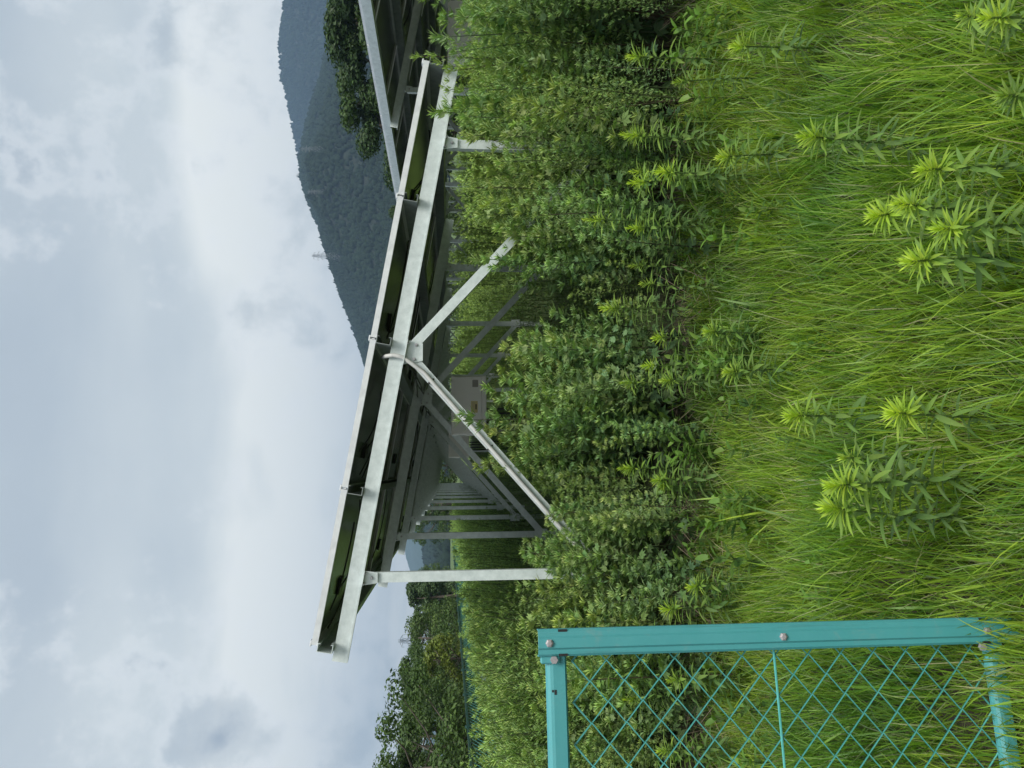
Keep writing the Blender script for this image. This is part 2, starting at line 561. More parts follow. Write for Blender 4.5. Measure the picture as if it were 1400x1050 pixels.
def mountain(name, prof, r_foot, r_ridge, r_back, seed, ntrees, tsize, az_rng, floor_m):
    """prof: (azimuth deg, elevation deg) of the skyline seen from the solar field"""
    pa = np.array([p[0] for p in prof]); pe = np.array([p[1] for p in prof])
    def height(az, rr):
        rid = r_ridge * (1 + 0.06 * np.sin(np.radians(az) * 9 + seed))
        e = np.interp(az, pa, pe)
        H = rid * np.tan(np.radians(e)) - tsize * 0.8
        t = np.clip((rr - r_foot) / (rid - r_foot), 0, None)
        up = np.where(t < 1, t ** 1.15, np.clip(1 - (rr - rid) / (r_back - rid), 0, 1))
        x, y = rr * np.sin(np.radians(az)), rr * np.cos(np.radians(az))
        spur = (fbm(x / 260 + 7, y / 260 + 3, seed) - 0.5)
        fine = (fbm(x / 70 + 1, y / 70 + 9, seed + 20) - 0.5)
        w = np.clip(t, 0, 1) * np.clip(1 - t, 0, 1) * 4
        return np.maximum(H * up + w * (spur * 0.55 * H + fine * 0.08 * H) + fine * 3 * np.clip(t, 0, 1), -1.0)
    na, nr = 200, 70
    az = np.linspace(az_rng[0], az_rng[1], na)
    rr = np.concatenate([np.linspace(r_foot, r_ridge * 1.08, 52), np.linspace(r_ridge * 1.1, r_back, 18)])
    A, RR = np.meshgrid(az, rr)
    Z = height(A, RR)
    V = np.stack([RR * np.sin(np.radians(A)), RR * np.cos(np.radians(A)), Z], -1).reshape(-1, 3)
    i = np.arange(na * nr).reshape(nr, na)
    a, b_, c, d = i[:-1, :-1].ravel(), i[:-1, 1:].ravel(), i[1:, 1:].ravel(), i[1:, :-1].ravel()
    F = np.concatenate([np.stack([a, b_, c], -1), np.stack([a, c, d], -1)])
    tag(link_mesh(name, fast_mesh(name, V, F, None, floor_m, True)), kind='structure')
    if ntrees:
        r = np.random.default_rng(seed + 99)
        ta = r.uniform(az_rng[0], az_rng[1], ntrees)
        tr = np.sqrt(r.uniform(r_foot ** 2, (r_ridge * 1.06) ** 2, ntrees))
        tz = height(ta, tr)
        P = np.stack([tr * np.sin(np.radians(ta)), tr * np.cos(np.radians(ta)), tz - tsize * 0.1], -1)
        S = tsize * r.uniform(0.75, 1.2, ntrees)
        con = (r.random(ntrees) < 0.06)
        W = S * np.where(con, 0.55, 0.85) * r.uniform(0.8, 1.2, ntrees)
        H = S * np.where(con, 1.35, 0.9)
        ang = r.uniform(0, 6.28, ntrees)
        ca, sa = np.cos(ang), np.sin(ang)
        jit = 1 + 0.25 * (r.random((ntrees, len(BV), 1)) - 0.5)
        B = BV[None] * jit
        X = (B[..., 0] * ca[:, None] - B[..., 1] * sa[:, None]) * W[:, None]
        Y = (B[..., 0] * sa[:, None] + B[..., 1] * ca[:, None]) * W[:, None]
        Zz = B[..., 2] * H[:, None]
        VV = (np.stack([X, Y, Zz], -1) + P[:, None]).reshape(-1, 3)
        FF = (BF[None] + (np.arange(ntrees) * len(BV))[:, None, None]).reshape(-1, 3)
        patch = fbm(P[:, 0] / 150 + 50, P[:, 1] / 150 + 50, seed + 40)
        base = np.array([0.008, 0.016, 0.008]) * (1 - patch[:, None]) + np.array([0.016, 0.030, 0.013]) * patch[:, None]
        base = base * np.where(con, 0.7, 1.0)[:, None] * r.uniform(0.75, 1.25, (ntrees, 1))
        CC = np.repeat(base, len(BV), axis=0)
        tag(link_mesh(name + '_forest', fast_mesh(name + '_forest', VV, FF, CC, forest_m)), 'dense forest covering the ' + name.replace('_', ' '), None, None, 'stuff')
    return height


h_front = mountain('wooded_mountain', [(-20, 0.3), (-4, 2.0), (4.66, 4.92), (7.63, 6.14), (10.58, 7.02), (13.24, 8.02), (15.86, 8.74), (17.82, 9.34), (19.45, 9.98), (21.2, 10.45), (22.69, 10.5), (25.86, 9.6), (28.24, 8.7), (30.08, 8.2), (32.74, 7.6), (35.3, 6.9), (42, 5.5), (60, 2)],
                   420, 1250, 1800, 3, 56000, 5.2, (-14, 50), forest_floor_m)
h_back = mountain('far_mountain', [(5, 2), (14, 7.5), (21.2, 10.2), (23.18, 10.59), (25.83, 10.92), (28.16, 11.32), (29.98, 11.27), (32.63, 10.72), (35.17, 10.17), (42, 8.6), (60, 5)],
                  1450, 2100, 2900, 17, 26000, 7.5, (14, 48), forest_floor_m)
mountain('distant_range', [(-40, 1.2), (-25, 1.9), (-14, 1.4), (-11, 1.3), (-8.54, 2.2), (-7.51, 2.65), (-5.97, 3.15), (-4.93, 3.3), (-1, 4.2), (6, 3.2), (30, 2.5)],
         2700, 3300, 4000, 29, 0, 6.0, (-42, 20), far_floor_m)


# lattice transmission towers
def pylon(x, y, z, H, label, rz=0.4):
    root = empty('transmission_tower', (x, y, z), rz)
    w = MB()
    b0, b1 = H * 0.11, H * 0.018
    t = H * 0.0033
    lv = [0, .2, .38, .53, .66, .77, .87, .95]
    def corner(s, k):
        sx, sy = ((1, 1), (-1, 1), (-1, -1), (1, -1))[k % 4]
        wd = b0 + (b1 - b0) * s
        return Vector((sx * wd, sy * wd, H * s))
    for k in range(4):
        w.tube([corner(0, k), corner(1, k)], t * 1.3, 4)
    for i in range(len(lv) - 1):
        for k in range(4):
            w.tube([corner(lv[i], k), corner(lv[i + 1], k + 1)], t, 3)
            w.tube([corner(lv[i + 1], k), corner(lv[i], k + 1)], t, 3)
            w.tube([corner(lv[i + 1], k), corner(lv[i + 1], k + 1)], t, 3)
    w.build('lattice_body', pylon_m, root)
    for s, ln in ((0.62, .17), (0.77, .2), (0.92, .15)):
        for sg in (-1, 1):
            c = MB()
            tip = Vector((sg * H * ln, 0, H * s))
            for k in ((0, 3) if sg > 0 else (1, 2)):
                c.tube([corner(s - .015, k), tip], t, 3)
                c.tube([corner(s + .045, k), tip], t, 3)
            c.tube([tip, tip - Vector((0, 0, H * .05))], t * 1.4, 4)
            c.build('crossarm', pylon_m, root)
    tag(root, label, 'power pylon', 'transmission towers on the hills')


def on_hill(az, el, h):
    """distance at which the sight line first meets the slope"""
    for rr in np.linspace(450, 1300, 400):
        if h(np.array([az]), np.array([rr]))[0] > rr * math.tan(R(el)):
            break
    return rr * math.sin(R(az)), rr * math.cos(R(az)), float(h(np.array([az]), np.array([rr]))[0]), rr


for az, el0, el1, lab in [(21.44, 10.55, 11.85, 'lattice pylon standing on the skyline of the wooded ridge'),
                          (15.86, 7.87, 9.6, 'tall lattice pylon rising just above the falling ridge line'),
                          (23.27, 8.73, 10.05, 'lattice pylon on the slope near the notch between two mountains'),
                          (20.37, 8.7, 9.7, 'faint short lattice pylon on the slope below the skyline pylon')]:
    x, y, z, rr = on_hill(az, el0 - 0.1, h_front)
    pylon(x, y, z, rr * (math.tan(R(el1)) - math.tan(R(el0))) + 4, lab)
x, y = 760 * math.sin(R(-11.8)), 760 * math.cos(R(-11.8))
pylon(x, y, 0, 1.5 + 760 * math.tan(R(3.45)), 'lattice pylon peeking over the hedge trees beside the solar racks', 0.9)


# ------------------------------------------------------------------ solar racks
TILT = R(10)
L_TAB = 46.2
tn = math.tan(TILT)
SL = Vector((math.cos(TILT), 0, -math.sin(TILT)))
NR = Vector((math.sin(TILT), 0, math.cos(TILT)))
HX, HZ = -1.134, 2.241            # rafter top line passes here (over the highest purlin), local x and z


def rtop(x):
    return HZ - tn * (x - HX)


def along(s, n=0.0):
    """point s metres down the slope from the highest purlin, n above the rafter's top"""
    return Vector((HX, 0, HZ)) + SL * s + NR * n


FR_Y = [3.35 * k for k in range(14)]
PUR_S = [0.0, 1.03, 2.06, 3.09, 4.12]
PW = 1.015                        # module width down the slope
PL = 1.66                         # module length along the row
NCOL = 27


def solar_table(label, y_off, x_off, ext):
    root = empty('solar_rack', (x_off, y_off, 0))
    tag(root, label, 'solar rack', 'rows of solar racks')
    # purlins: C channels on the rafters, one under every seam
    purl = MB()
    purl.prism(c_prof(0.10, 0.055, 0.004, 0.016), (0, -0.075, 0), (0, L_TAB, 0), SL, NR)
    pm = purl.mesh('purlin', shaded_purlin_m)
    pm_eave = purl.mesh('purlin', galv)  # eave copy keeps the bright steel colour, standing for its open skylight
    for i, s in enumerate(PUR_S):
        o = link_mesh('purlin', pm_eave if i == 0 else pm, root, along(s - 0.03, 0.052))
    # modules
    pb = MB()
    pb.box(-PW / 2 + .012, PW / 2 - .012, -PL / 2 + .012, PL / 2 - .012, -0.004, 0.004)
    pmesh = pb.mesh('laminate', panel_mat)
    fb = MB()
    a, c, t, hh = PW / 2, PL / 2, 0.013, 0.040
    for x0, x1, y0, y1 in ((-a, a, -c, -c + t), (-a, a, c - t, c), (-a, -a + t, -c + t, c - t), (a - t, a, -c + t, c - t)):
        fb.box(x0, x1, y0, y1, -0.032, 0.008)
    for x0, x1, y0, y1 in ((-a + t, a - t, -c + t, -c + t + .022), (-a + t, a - t, c - t - .022, c - t)):
        fb.box(x0, x1, y0, y1, -0.0318, -0.029)
    fmesh = fb.mesh('module_frame', alu)
    jb = MB()
    jb.box(-.30, -.18, -.09, .09, -0.026, -0.0042, 0.004)
    jmesh = jb.mesh('junction_box', black_m)
    for j in range(NCOL):
        for i in range(4):
            p = along(PUR_S[i] + 0.515, 0.104 + 0.032)
            p.y = -0.06 + PL / 2 + j * (PL + 0.02)
            if p.y + PL / 2 > L_TAB:
                continue
            o = link_mesh('solar_panel', pmesh, root, p)
            o.rotation_euler = (0, TILT, 0)
            link_mesh('panel_frame', fmesh, o)
            if j < 6:
                link_mesh('junction_box', jmesh, o)
    # clamps at the near end of each seam
    cb = MB()
    cb.box(-.02, .02, 0, .05, 0, .012, .003)
    cb.box(-.004, .004, .01, .04, -.03, 0)
    cm = cb.mesh('panel_clamp', alu)
    for i, s in enumerate(PUR_S):
        p = along(s + (0.0 if 0 < i < 4 else (0.012 if i == 0 else -0.012)), 0.1445)
        p.y = -0.055
        o = link_mesh('panel_clamp', cm, root, p)
        o.rotation_euler = (0, TILT, 0)
    # bent frames: rafter, two posts, two braces, gussets
    xa, xb, xm = HX + 0.44, 2.35, 0.83
    ra = MB()
    s0, s1 = -0.09, 4.12
    P, Q = along(s0, -0.05), along(s1, -0.05)
    ra.prism(c_prof(0.10, 0.05, 0.004, 0.014), P, Q, (0, 1, 0), NR)
    ra.prism([(-0.006, -0.052), (0.0, -0.052), (0.0, -0.040), (-0.006, -0.040)], P + SL * .002, Q - SL * .002, (0, 1, 0), NR)
    ra_m = ra.mesh('rafter', galv)

    def post_mesh(x, ztop):
        w = MB()
        pr = c_prof(0.068, 0.05, 0.004, 0.014)
        w.prism(pr, (x, 0.012, -0.3), (x, 0.012, ztop), (0, 1, 0), (1, 0, 0))
        return w.mesh('post', galv)
    pma, pmb = post_mesh(xa, rtop(xa) - 0.125), post_mesh(xb, rtop(xb) - 0.125)

    def brace_mesh(x0, z0, x1, z1, yy):
        w = MB()
        d = Vector((x1 - x0, 0, z1 - z0)).normalized()
        nrm = Vector((-d.z, 0, d.x))
        w.prism(c_prof(0.066, 0.04, 0.004, 0.012), (x0, yy, z0), (x1, yy, z1), (0, 1, 0), nrm)
        return w.mesh('brace', galv)
    zt = rtop(xm) - 0.16
    bma = brace_mesh(xm - 0.05, zt, xa + 0.03, 0.46, 0.004)
    bmb = brace_mesh(xm + 0.05, zt, xb - 0.03, 0.42, 0.004)

    def gusset_mesh(x, wd, h):
        w = MB()
        tz = rtop(x) - 0.104
        zs = [(x - wd, tz + tn * wd), (x + wd, tz - tn * wd), (x + wd * .72, tz - h), (x - wd * .72, tz - h)]
        pr = [(a_, b_) for a_, b_ in zs][::-1]
        w.prism([(a_ - x, b_) for a_, b_ in zs], (x, -0.006, 0), (x, 0.0, 0), (1, 0, 0), (0, 0, 1))
        zs2 = [(x - wd, tz + tn * wd - .006), (x + wd, tz - tn * wd - .006), (x + wd, tz - tn * wd), (x - wd, tz + tn * wd)]
        w.prism([(a_ - x, b_) for a_, b_ in zs2], (x, -.05, 0), (x, -0.006, 0), (1, 0, 0), (0, 0, 1))
        return w.mesh('gusset', galv)
    gms = [(gusset_mesh(xa, .048, .095), xa, .048), (gusset_mesh(xb, .048, .095), xb, .048), (gusset_mesh(xm, .085, .12), xm, .085)]
    bb = MB()
    bb.tube([(0, 0, 0), (0, -.007, 0)], .012, 6)
    bb.tube([(0, -.007, 0), (0, -.014, 0)], .007, 8)
    bm = bb.mesh('bolt', bolt_m)
    for k, fy in enumerate(FR_Y):
        off = (0, fy, 0)
        link_mesh('rafter', ra_m, root, off)
        link_mesh('post', pma, root, off)
        link_mesh('post', pmb, root, off)
        link_mesh('brace', bma, root, off)
        link_mesh('brace', bmb, root, off)
        for gm, gx, wd in gms:
            go = link_mesh('gusset', gm, root, off)
            if k < 4:
                tz = rtop(gx) - 0.104
                spots = [(gx, -.0, tz - .055)] if wd < .06 else [(gx - .05, 0, tz - .06), (gx + .05, 0, tz - .075)]
                for sx, sy, sz in spots:
                    link_mesh('bolt', bm, go, (sx, -.006, sz))
                for sgn in (-.7, .7):
                    bo = link_mesh('bolt', bm, go, (gx + sgn * wd, -.028, tz - tn * sgn * wd - .006))
                    bo.rotation_euler = (R(90), 0, 0)
        if k < 5:
            for px, pz in ((xa, .46), (xb, .42)):
                jt = MB()
                jt.box(px - .06, px + .06, -.003, .003, pz - .07, pz + .07, .001)
                link_mesh('foot_plate', jt.mesh('foot_plate', galv), root, off)
    return root


def sag(p, q, d, n=9, wig=0.0):
    p, q = Vector(p), Vector(q)
    out_ = []
    for i in range(n):
        t = i / (n - 1)
        v = p.lerp(q, t)
        v.z -= d * 4 * t * (1 - t)
        v.y += wig * math.sin(t * 7)
        out_.append(v)
    return out_


def copy_tree(o, parent=None):
    c = o.copy()
    COL.objects.link(c)
    c.parent = parent
    for ch in list(o.children):
        copy_tree(ch, c)
    return c


row = solar_table('large near solar rack with its sloping end facing the viewer', 5.3, 0.0, True)
base_children = list(row.children)
row2 = copy_tree(row)
row2.location = (5.76, 6.42, 0)
row2['label'] = 'second solar rack to the right, its bright high edge running into the distance'
row3 = copy_tree(row)
row3.location = (11.5, 6.42, 0)
row3['label'] = 'far solar rack glimpsed through the legs of the second rack'

# wiring of the near rack
pv = random.Random(3)
for k in range(22):
    i = k % 4
    yy = -0.0 + pv.uniform(0.05, .7) if k < 12 else pv.uniform(0.5, 9)
    sA = PUR_S[i] + pv.uniform(0.05, 0.3)
    sB = PUR_S[i] + pv.uniform(0.65, 0.98)
    p, q = along(sA, 0.085 + .02 * pv.random()), along(sB, 0.085)
    p.y, q.y = yy, yy + pv.uniform(-0.1, 0.6)
    if q.y < 0.03:
        q.y = 0.06
    w = MB()
    w.tube(sag(p, q, pv.uniform(0.02, 0.08), 10, 0.03), 0.006, 5)
    w.build('cable', rubber, row, smooth=True)
for r_ in (row2, row3)[:1]:
    for k in range(10):
        i = k % 3
        yy = pv.uniform(0.5, 9)
        p, q = along(PUR_S[i] + .1, 0.09), along(PUR_S[i] + .9, 0.09)
        p.y, q.y = yy, yy + pv.uniform(-.2, .9)
        w = MB()
        w.tube(sag(p, q, pv.uniform(.03, .1), 10, .03), 0.005, 5)
        w.build('cable', rubber, r_, smooth=True)
# bundle running along the row under the apex
for k, (xo, dz) in enumerate(((0.02, -.02), (0.05, -.045), (0.08, -.02))):
    pts = []
    for j in range(60):
        y = 0.1 + j * 0.35
        pts.append((0.83 + xo, y, rtop(0.83 + xo) - 0.03 + dz - 0.05 * abs(math.sin(y * 0.94 + k))))
    w = MB()
    w.tube(pts, 0.007, 5)
    w.build('cable', rubber, row, smooth=True)

# conduit strapped on the near left brace
p0, p1 = Vector((0.78, -0.022, rtop(0.83) - 0.165)), Vector((-0.66, -0.022, 0.47))
dv = (p1 - p0).normalized()
nb = Vector((-dv.z, 0, dv.x))
if nb.z < 0:
    nb = -nb
w = MB()
st = [Vector((0.80, 0.05, rtop(0.8) + 0.05)), Vector((0.80, -0.015, rtop(.8) + 0.02)), Vector((0.805, -0.032, rtop(.8) - 0.03)), Vector((0.79, -0.034, rtop(.8) - 0.09)), Vector((0.75, -0.030, rtop(.8) - 0.15)) ]
pts = st + [p0.lerp(p1, t) + nb * 0.012 + Vector((0, -0.002, 0)) for t in (0.06, .15, .3, .5, .7, .85, 1.0)]
w.tube(pts, 0.015, 8)
w.build('conduit', conduit_m, row, smooth=True)
for t in (0.10, 0.42, 0.74):
    c = p0.lerp(p1, t)
    w = MB()
    ring = []
    for a_, b_ in ((-.037, .028), (.037, .028), (.037, -.0), (.03, -.022), (0.0, -.02), (-.037, -.0)):
        ring.append(c + nb * a_ + Vector((0, b_ + .02, 0)))
    ring.append(ring[0])
    w.prism([(-.037, .028), (.039, .028), (.039, -.014), (.026, -.02), (-.037, .016)][::-1], c - dv * .005 + Vector((0, .022, 0)), c + dv * .005 + Vector((0, .022, 0)), nb, (0, 1, 0))
    w.build('cable_tie', rubber, row)


# cabinets hung in the frames
def cabinet(loc, W, H, D, label, plate=True):
    root = empty('inverter_cabinet', loc)
    w = MB()
    w.box(-W / 2, W / 2, 0.012, D, 0, H, 0.006)
    w.build('body', box_m, root)
    w = MB()
    w.box(-W / 2 + .012, W / 2 - .012, -0.004, 0.0115, 0.055, H - .03, 0.004)
    w.build('front_cover', box_m, root)
    w = MB()
    w.box(-W / 2 + .012, W / 2 - .012, 0.002, 0.0115, 0.006, 0.05, 0.003)
    w.build('lower_cover', box_m, root)
    if plate:
        w = MB()
        w.box(-.02 - .065, -.02 + .065, -.0075, -.0045, .10, .175, .001)
        po = w.build('warning_plate', plate_m, root)
        w = MB()
        w.box(-.02 - .03, -.02 + .03, -.0095, -.0078, .112, .126)
        w.build('display_window', black_m, po)
        w = MB()
        for zz_ in (.138, .150, .160):
            w.box(-.075, .035, -.0085, -.0078, zz_, zz_ + .003)
        w.build('print_line', box_dark, po)
        w = MB()
        w.box(W / 2 - .13, W / 2 - .05, -.0065, -.0045, H - .30, H - .235)
        w.build('rating_label', box_dark, root)
    w = MB()
    w.box(-W / 2 - .02, W / 2 + .02, D + .002, D + .03, H * .25, H * .32)
    w.box(-W / 2 - .02, W / 2 + .02, D + .002, D + .03, H * .75, H * .82)
    w.build('mounting_rail', galv, root)
    w = MB()
    for k in range(4):
        xk = -W * .28 + k * .05
        w.tube([(xk, D * .5, 0), (xk, D * .5, -.12), (xk + .03, D * .5 + .05, -.9)], .011, 6)
    w.build('cable', rubber, root, smooth=True)
    w = MB()
    w.box(-W / 2 + .11, -W / 2 + .15, D + .032, D + .072, -H - .75, H)
    w.box(W / 2 - .15, W / 2 - .11, D + .032, D + .072, -H - .75, H)
    w.build('mounting_post', galv, root)
    tag(root, label, 'inverter cabinet')
    return root


cabinet((0.745, 8.55, 1.064), 0.665, 0.394, 0.22, 'grey beige inverter cabinet with a yellow plate under the near solar rack')
cabinet((0.62, 15.0, 1.08), 0.665, 0.40, 0.22, 'small distant inverter cabinet deeper under the near rack, behind its braces', False)
cabinet((5.95, 9.75, 0.98), 0.80, 0.52, 0.30, 'pale cabinet half hidden by weeds under the second solar rack', False)


# ------------------------------------------------------------------ fences
def zigzag_wires(w, L, z0, z1, pitch_x, pitch_z, r, seg, y=0.0):
    """chain link: bent wires hooked through each other"""
    n = int(L / pitch_x)
    m_ = int((z1 - z0) / (pitch_z / 2))
    for i in range(n):
        xc = (i + 0.5) * pitch_x
        pts = []
        for j in range(m_ + 1):
            sgn = 1 if (j + i) % 2 else -1
            ph = sgn * (pitch_x / 2 + 0.0016)
            pts.append((xc + ph, y + (r * 0.9 if (j + i) % 2 else -r * 0.9), z0 + j * pitch_z / 2))
        w.tube(pts, r, seg, False)


def mesh_fence(name, label, loc, rz, L, H, spacing, near):
    root = empty(name, loc, rz)
    # local +x runs along the fence away from its first post
    npost = int(L / spacing) + 1
    for k in range(npost):
        x = k * spacing
        w = MB()
        hw, dp = 0.0345, 0.04
        # folded post: flat centre, two chamfered shoulders, returned edges
        pr = [(-hw, 0.030), (-hw, 0.006), (-hw + .006, 0.0), (-.017, -.001), (-.012, -.007), (.012, -.007), (.017, -.001), (hw - .006, 0.0), (hw, 0.006), (hw, 0.030), (hw - .003, .030), (hw - .003, .008), (.014, .003), (-.014, .003), (-hw + .003, .008), (-hw + .003, .030)]
        if not near:
            pr = [(-hw, 0.04), (-hw, 0.0), (hw, 0.0), (hw, .04)]
        w.prism(pr, (x, -0.03, -.30), (x, -0.03, H), (1, 0, 0), (0, 1, 0))
        po = w.build('post', green_paint if near else far_rail_m, root)
        if near and k == 0:
            # capped slots and bolts at rail height
            for zz_ in (H - .028, .60, .02):
                bw = MB()
                pts = [(x, -.037, zz_), (x, -.042, zz_)]
                bw.tube(pts, .0105, 6)
                bw.tube([(x, -.042, zz_), (x, -.0445, zz_)], [.0105, .006], 6)
                bw.build('bolt', zinc_dark, po)
            for sx in (-.0305, .0305):
                for zz_ in (H - .065, .02):
                    sw = MB()
                    sw.box(x + sx - .0032, x + sx + .0032, -.0308, -.024, zz_ - .012, zz_ + .012)
                    sw.build('slot', black_m, po)
            bw = MB()
            bw.box(x + hw + .001, x + hw + .018, -.026, -.004, H - .058, H - .006, .003)
            bw.build('rail_end', green_paint, po)
            for zz_ in (H - .040, 0.035):
                bw = MB()
                bw.tube([(x + hw + .008, -.026, zz_), (x + hw + .008, -.036, zz_)], .010, 6)
                bw.build('bolt', zinc_dark, po)
            cw = MB()
            cw.box(x - .10, x + .11, -.13, .12, -.34, -.075, .025)
            cw.build('concrete_footing', concrete, root)
    for nm, zc, hh in (('top_rail', H - .048, .054), ('bottom_rail', -.012, .048)):
        w = MB()
        if near:
            pr = [(-.012, -hh / 2 + .006), (-.008, -hh / 2), (.012, -hh / 2), (.012, -hh / 2 + .003), (-.006, -hh / 2 + .004), (-.008, -hh / 2 + .01), (-.008, hh / 2 - .01), (-.003, hh / 2 - .004), (.012, hh / 2 - .003), (.012, hh / 2), (-.003, hh / 2), (-.010, hh / 2 - .006), (-.012, hh / 2 - .012)]
            pr = [(-.012, -hh / 2 + .005), (-.007, -hh / 2), (.012, -hh / 2), (.012, hh / 2), (.004, hh / 2), (-.004, hh / 2 - .003), (-.010, hh / 2 - .010), (-.012, hh / 2 - .018)]
            w.prism(pr[::-1], (-.03, -.005, zc), (L, -.005, zc), (0, 1, 0), (0, 0, 1))
        else:
            w.box(0, L, -.02, .02, zc - .02, zc + .02)
        ro = w.build(nm, green_paint if near else far_rail_m, root)
        if near and nm == 'top_rail':
            for k in range(7):
                sw = MB()
                sw.box(.118 + k * .5, .130 + k * .5, -.0180, -.010, zc + .002, zc + .008)
                sw.box(.118 + k * .5 + .0, .124 + k * .5, -.0180, -.010, zc + .010, zc + .014)
                sw.build('slot', black_m, ro)
    w = MB()
    if near:
        zigzag_wires(w, L, 0.0, H - .06, 0.052, 0.0935, .0029, 5, 0.012)
    else:
        zigzag_wires(w, L, 0.0, H - .05, 0.09, 0.09, .0055, 3, 0.0)
    mo = w.build('wire_mesh', wire_paint if near else far_wire_m, root, smooth=near)
    mo['kind'] = 'stuff'
    w = MB()
    w.tube([(0, .006, .612), (L, .006, .612)], .0034, 6)
    w.build('tension_wire', wire_paint, root)
    tag(root, label, 'fence')
    return root


mesh_fence('mesh_fence', 'turquoise chain link fence with a bolted end post, close in the foreground', (-0.452, 2.10, 0.0), R(180 + 7), 3.72, 1.262, 1.8, True)
# flip so that the flat faces look at the entrance side
far_f = mesh_fence('mesh_fence', 'distant green mesh fence running along the hedge trees', (-4.16, 1.66, 0.0), R(90.7), 60.0, 1.2, 2.0, False)
fo = [o for o in COL.objects if o.get('category') == 'fence'][0]
for ch in fo.children:
    pass
fo.scale = (1, -1, 1)

# ------------------------------------------------------------------ plants: leaf shapes
def rot_frame(d, up=(0, 0, 1)):
    d = Vector(d).normalized()
    s = Vector(up).cross(d)
    if s.length < 1e-4:
        s = Vector((0, 1, 0))
    s.normalize()
    n = d.cross(s)
    return d, s, n


class Plant:
    def __init__(self):
        self.V, self.F, self.C = [], [], []

    def tri(self, pts, faces, col):
        b = len(self.V)
        self.V += pts
        self.F += [tuple(i + b for i in f) for f in faces]
        self.C += [col] * len(pts)

    def leaf(self, p, d, s, n, L, W, col, segs=3, droop=0.25, fold=0.15, tipc=None):
        """lance-shaped leaf, folded along its midrib and arching over"""
        pts, cs = [], []
        b = len(self.V)
        for i in range(segs):
            t = i / segs
            wd = W * (math.sin(math.pi * (0.12 + 0.88 * t)) ** 0.8) * 0.5
            c = p + d * (L * t) - n * (droop * L * t * t)
            pts += [c + s * wd + n * (fold * wd), c, c - s * wd + n * (fold * wd)]
        pts.append(p + d * L - n * (droop * L))
        F = []
        for i in range(segs - 1):
            a = i * 3
            F += [(a, a + 3, a + 4), (a, a + 4, a + 1), (a + 1, a + 4, a + 5), (a + 1, a + 5, a + 2)]
        a = (segs - 1) * 3
        e = segs * 3
        F += [(a, e, a + 1), (a + 1, e, a + 2)]
        self.V += pts
        self.F += [tuple(i + b for i in f) for f in F]
        if tipc is None:
            self.C += [col] * len(pts)
        else:
            for i in range(len(pts)):
                t = (i // 3) / segs
                self.C.append(tuple(c0 * (1 - t) + c1 * t for c0, c1 in zip(col, tipc)))

    def kite(self, p, d, s, n, L, W, col, droop=0.2):
        m_ = p + d * (L * .5) - n * (droop * L * .25)
        e = p + d * L - n * (droop * L)
        self.tri([p, m_ + s * (W * .5), e, m_ - s * (W * .5)], [(0, 2, 1), (0, 3, 2)], col)

    def lobed(self, p, d, s, n, L, col, droop=0.25):
        """deeply cut mugwort leaf: a centre lobe and two pairs of side lobes"""
        def P(x, y):
            return p + d * (L * x) + s * (L * y) - n * (droop * L * (x * x + .6 * y * y))
        b = len(self.V)
        pts, F = [], []
        def kite(a, bq, w):
            k = len(pts)
            ax, ay = bq[0] - a[0], bq[1] - a[1]
            ln = math.hypot(ax, ay)
            nx, ny = -ay / ln * w, ax / ln * w
            mx_, my_ = a[0] + ax * .58, a[1] + ay * .58
            pts.extend([P(*a), P(mx_ + nx, my_ + ny), P(*bq), P(mx_ - nx, my_ - ny)])
            F.extend([(k, k + 2, k + 1), (k, k + 3, k + 2)])
        kite((0.02, 0), (1, 0), .15)
        for sg in (-1, 1):
            kite((.34, 0), (.86, .38 * sg), .13)
            kite((.22, 0), (.52, .42 * sg), .12)
        self.V += pts
        self.F += [tuple(i + b for i in f) for f in F]
        self.C += [col] * len(pts)

    def stem(self, pts, r0, r1, col, seg=4):
        n = len(pts)
        b = len(self.V)
        for i, p in enumerate(pts):
            r = r0 + (r1 - r0) * i / (n - 1)
            for k in range(seg):
                a = 2 * math.pi * k / seg
                self.V.append(p + Vector((math.cos(a) * r, math.sin(a) * r, 0)))
                self.C.append(col)
        for i in range(n - 1):
            for k in range(seg):
                j = (k + 1) % seg
                a, c, d, e = b + i * seg + k, b + i * seg + j, b + (i + 1) * seg + j, b + (i + 1) * seg + k
                self.F += [(a, c, d), (a, d, e)]

    def arrays(self):
        return np.array([tuple(v) for v in self.V]), np.array(self.F), np.array(self.C)

    def mesh(self, name, mat):
        return fast_mesh(name, *self.arrays(), mat)


def lerp3(a, b, t):
    return tuple(x * (1 - t) + y * t for x, y in zip(a, b))


def vary(c, r, k=0.2):
    f = 1 + r.uniform(-k, k)
    return (c[0] * f * (1 + r.uniform(-.12, .12)), c[1] * f, c[2] * f * (1 + r.uniform(-.2, .2)))


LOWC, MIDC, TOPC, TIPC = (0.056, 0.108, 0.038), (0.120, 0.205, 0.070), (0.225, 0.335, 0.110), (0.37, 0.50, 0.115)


def star(p, r, pos, sd_, n, L, W, c0, c1):
    """the rosette of narrow leaves that ends every shoot"""
    for j in range(n):
        q_ = j / n
        a2 = j * 2.4 + r.uniform(-.4, .4)
        e3 = R(12 + 62 * q_ + r.uniform(-12, 12))
        dd = Vector((math.cos(a2) * math.cos(e3), math.sin(a2) * math.cos(e3), math.sin(e3)))
        dd = (dd + sd_ * .65).normalized()
        dd, ss, n3 = rot_frame(dd)
        l3 = L * r.uniform(.8, 1.2) * (1.05 - .4 * q_)
        p.kite(pos + sd_ * (.012 * q_), dd, ss, n3, l3, l3 * W, vary(lerp3(c0, c1, .15 + .75 * q_), r, .14), .22)


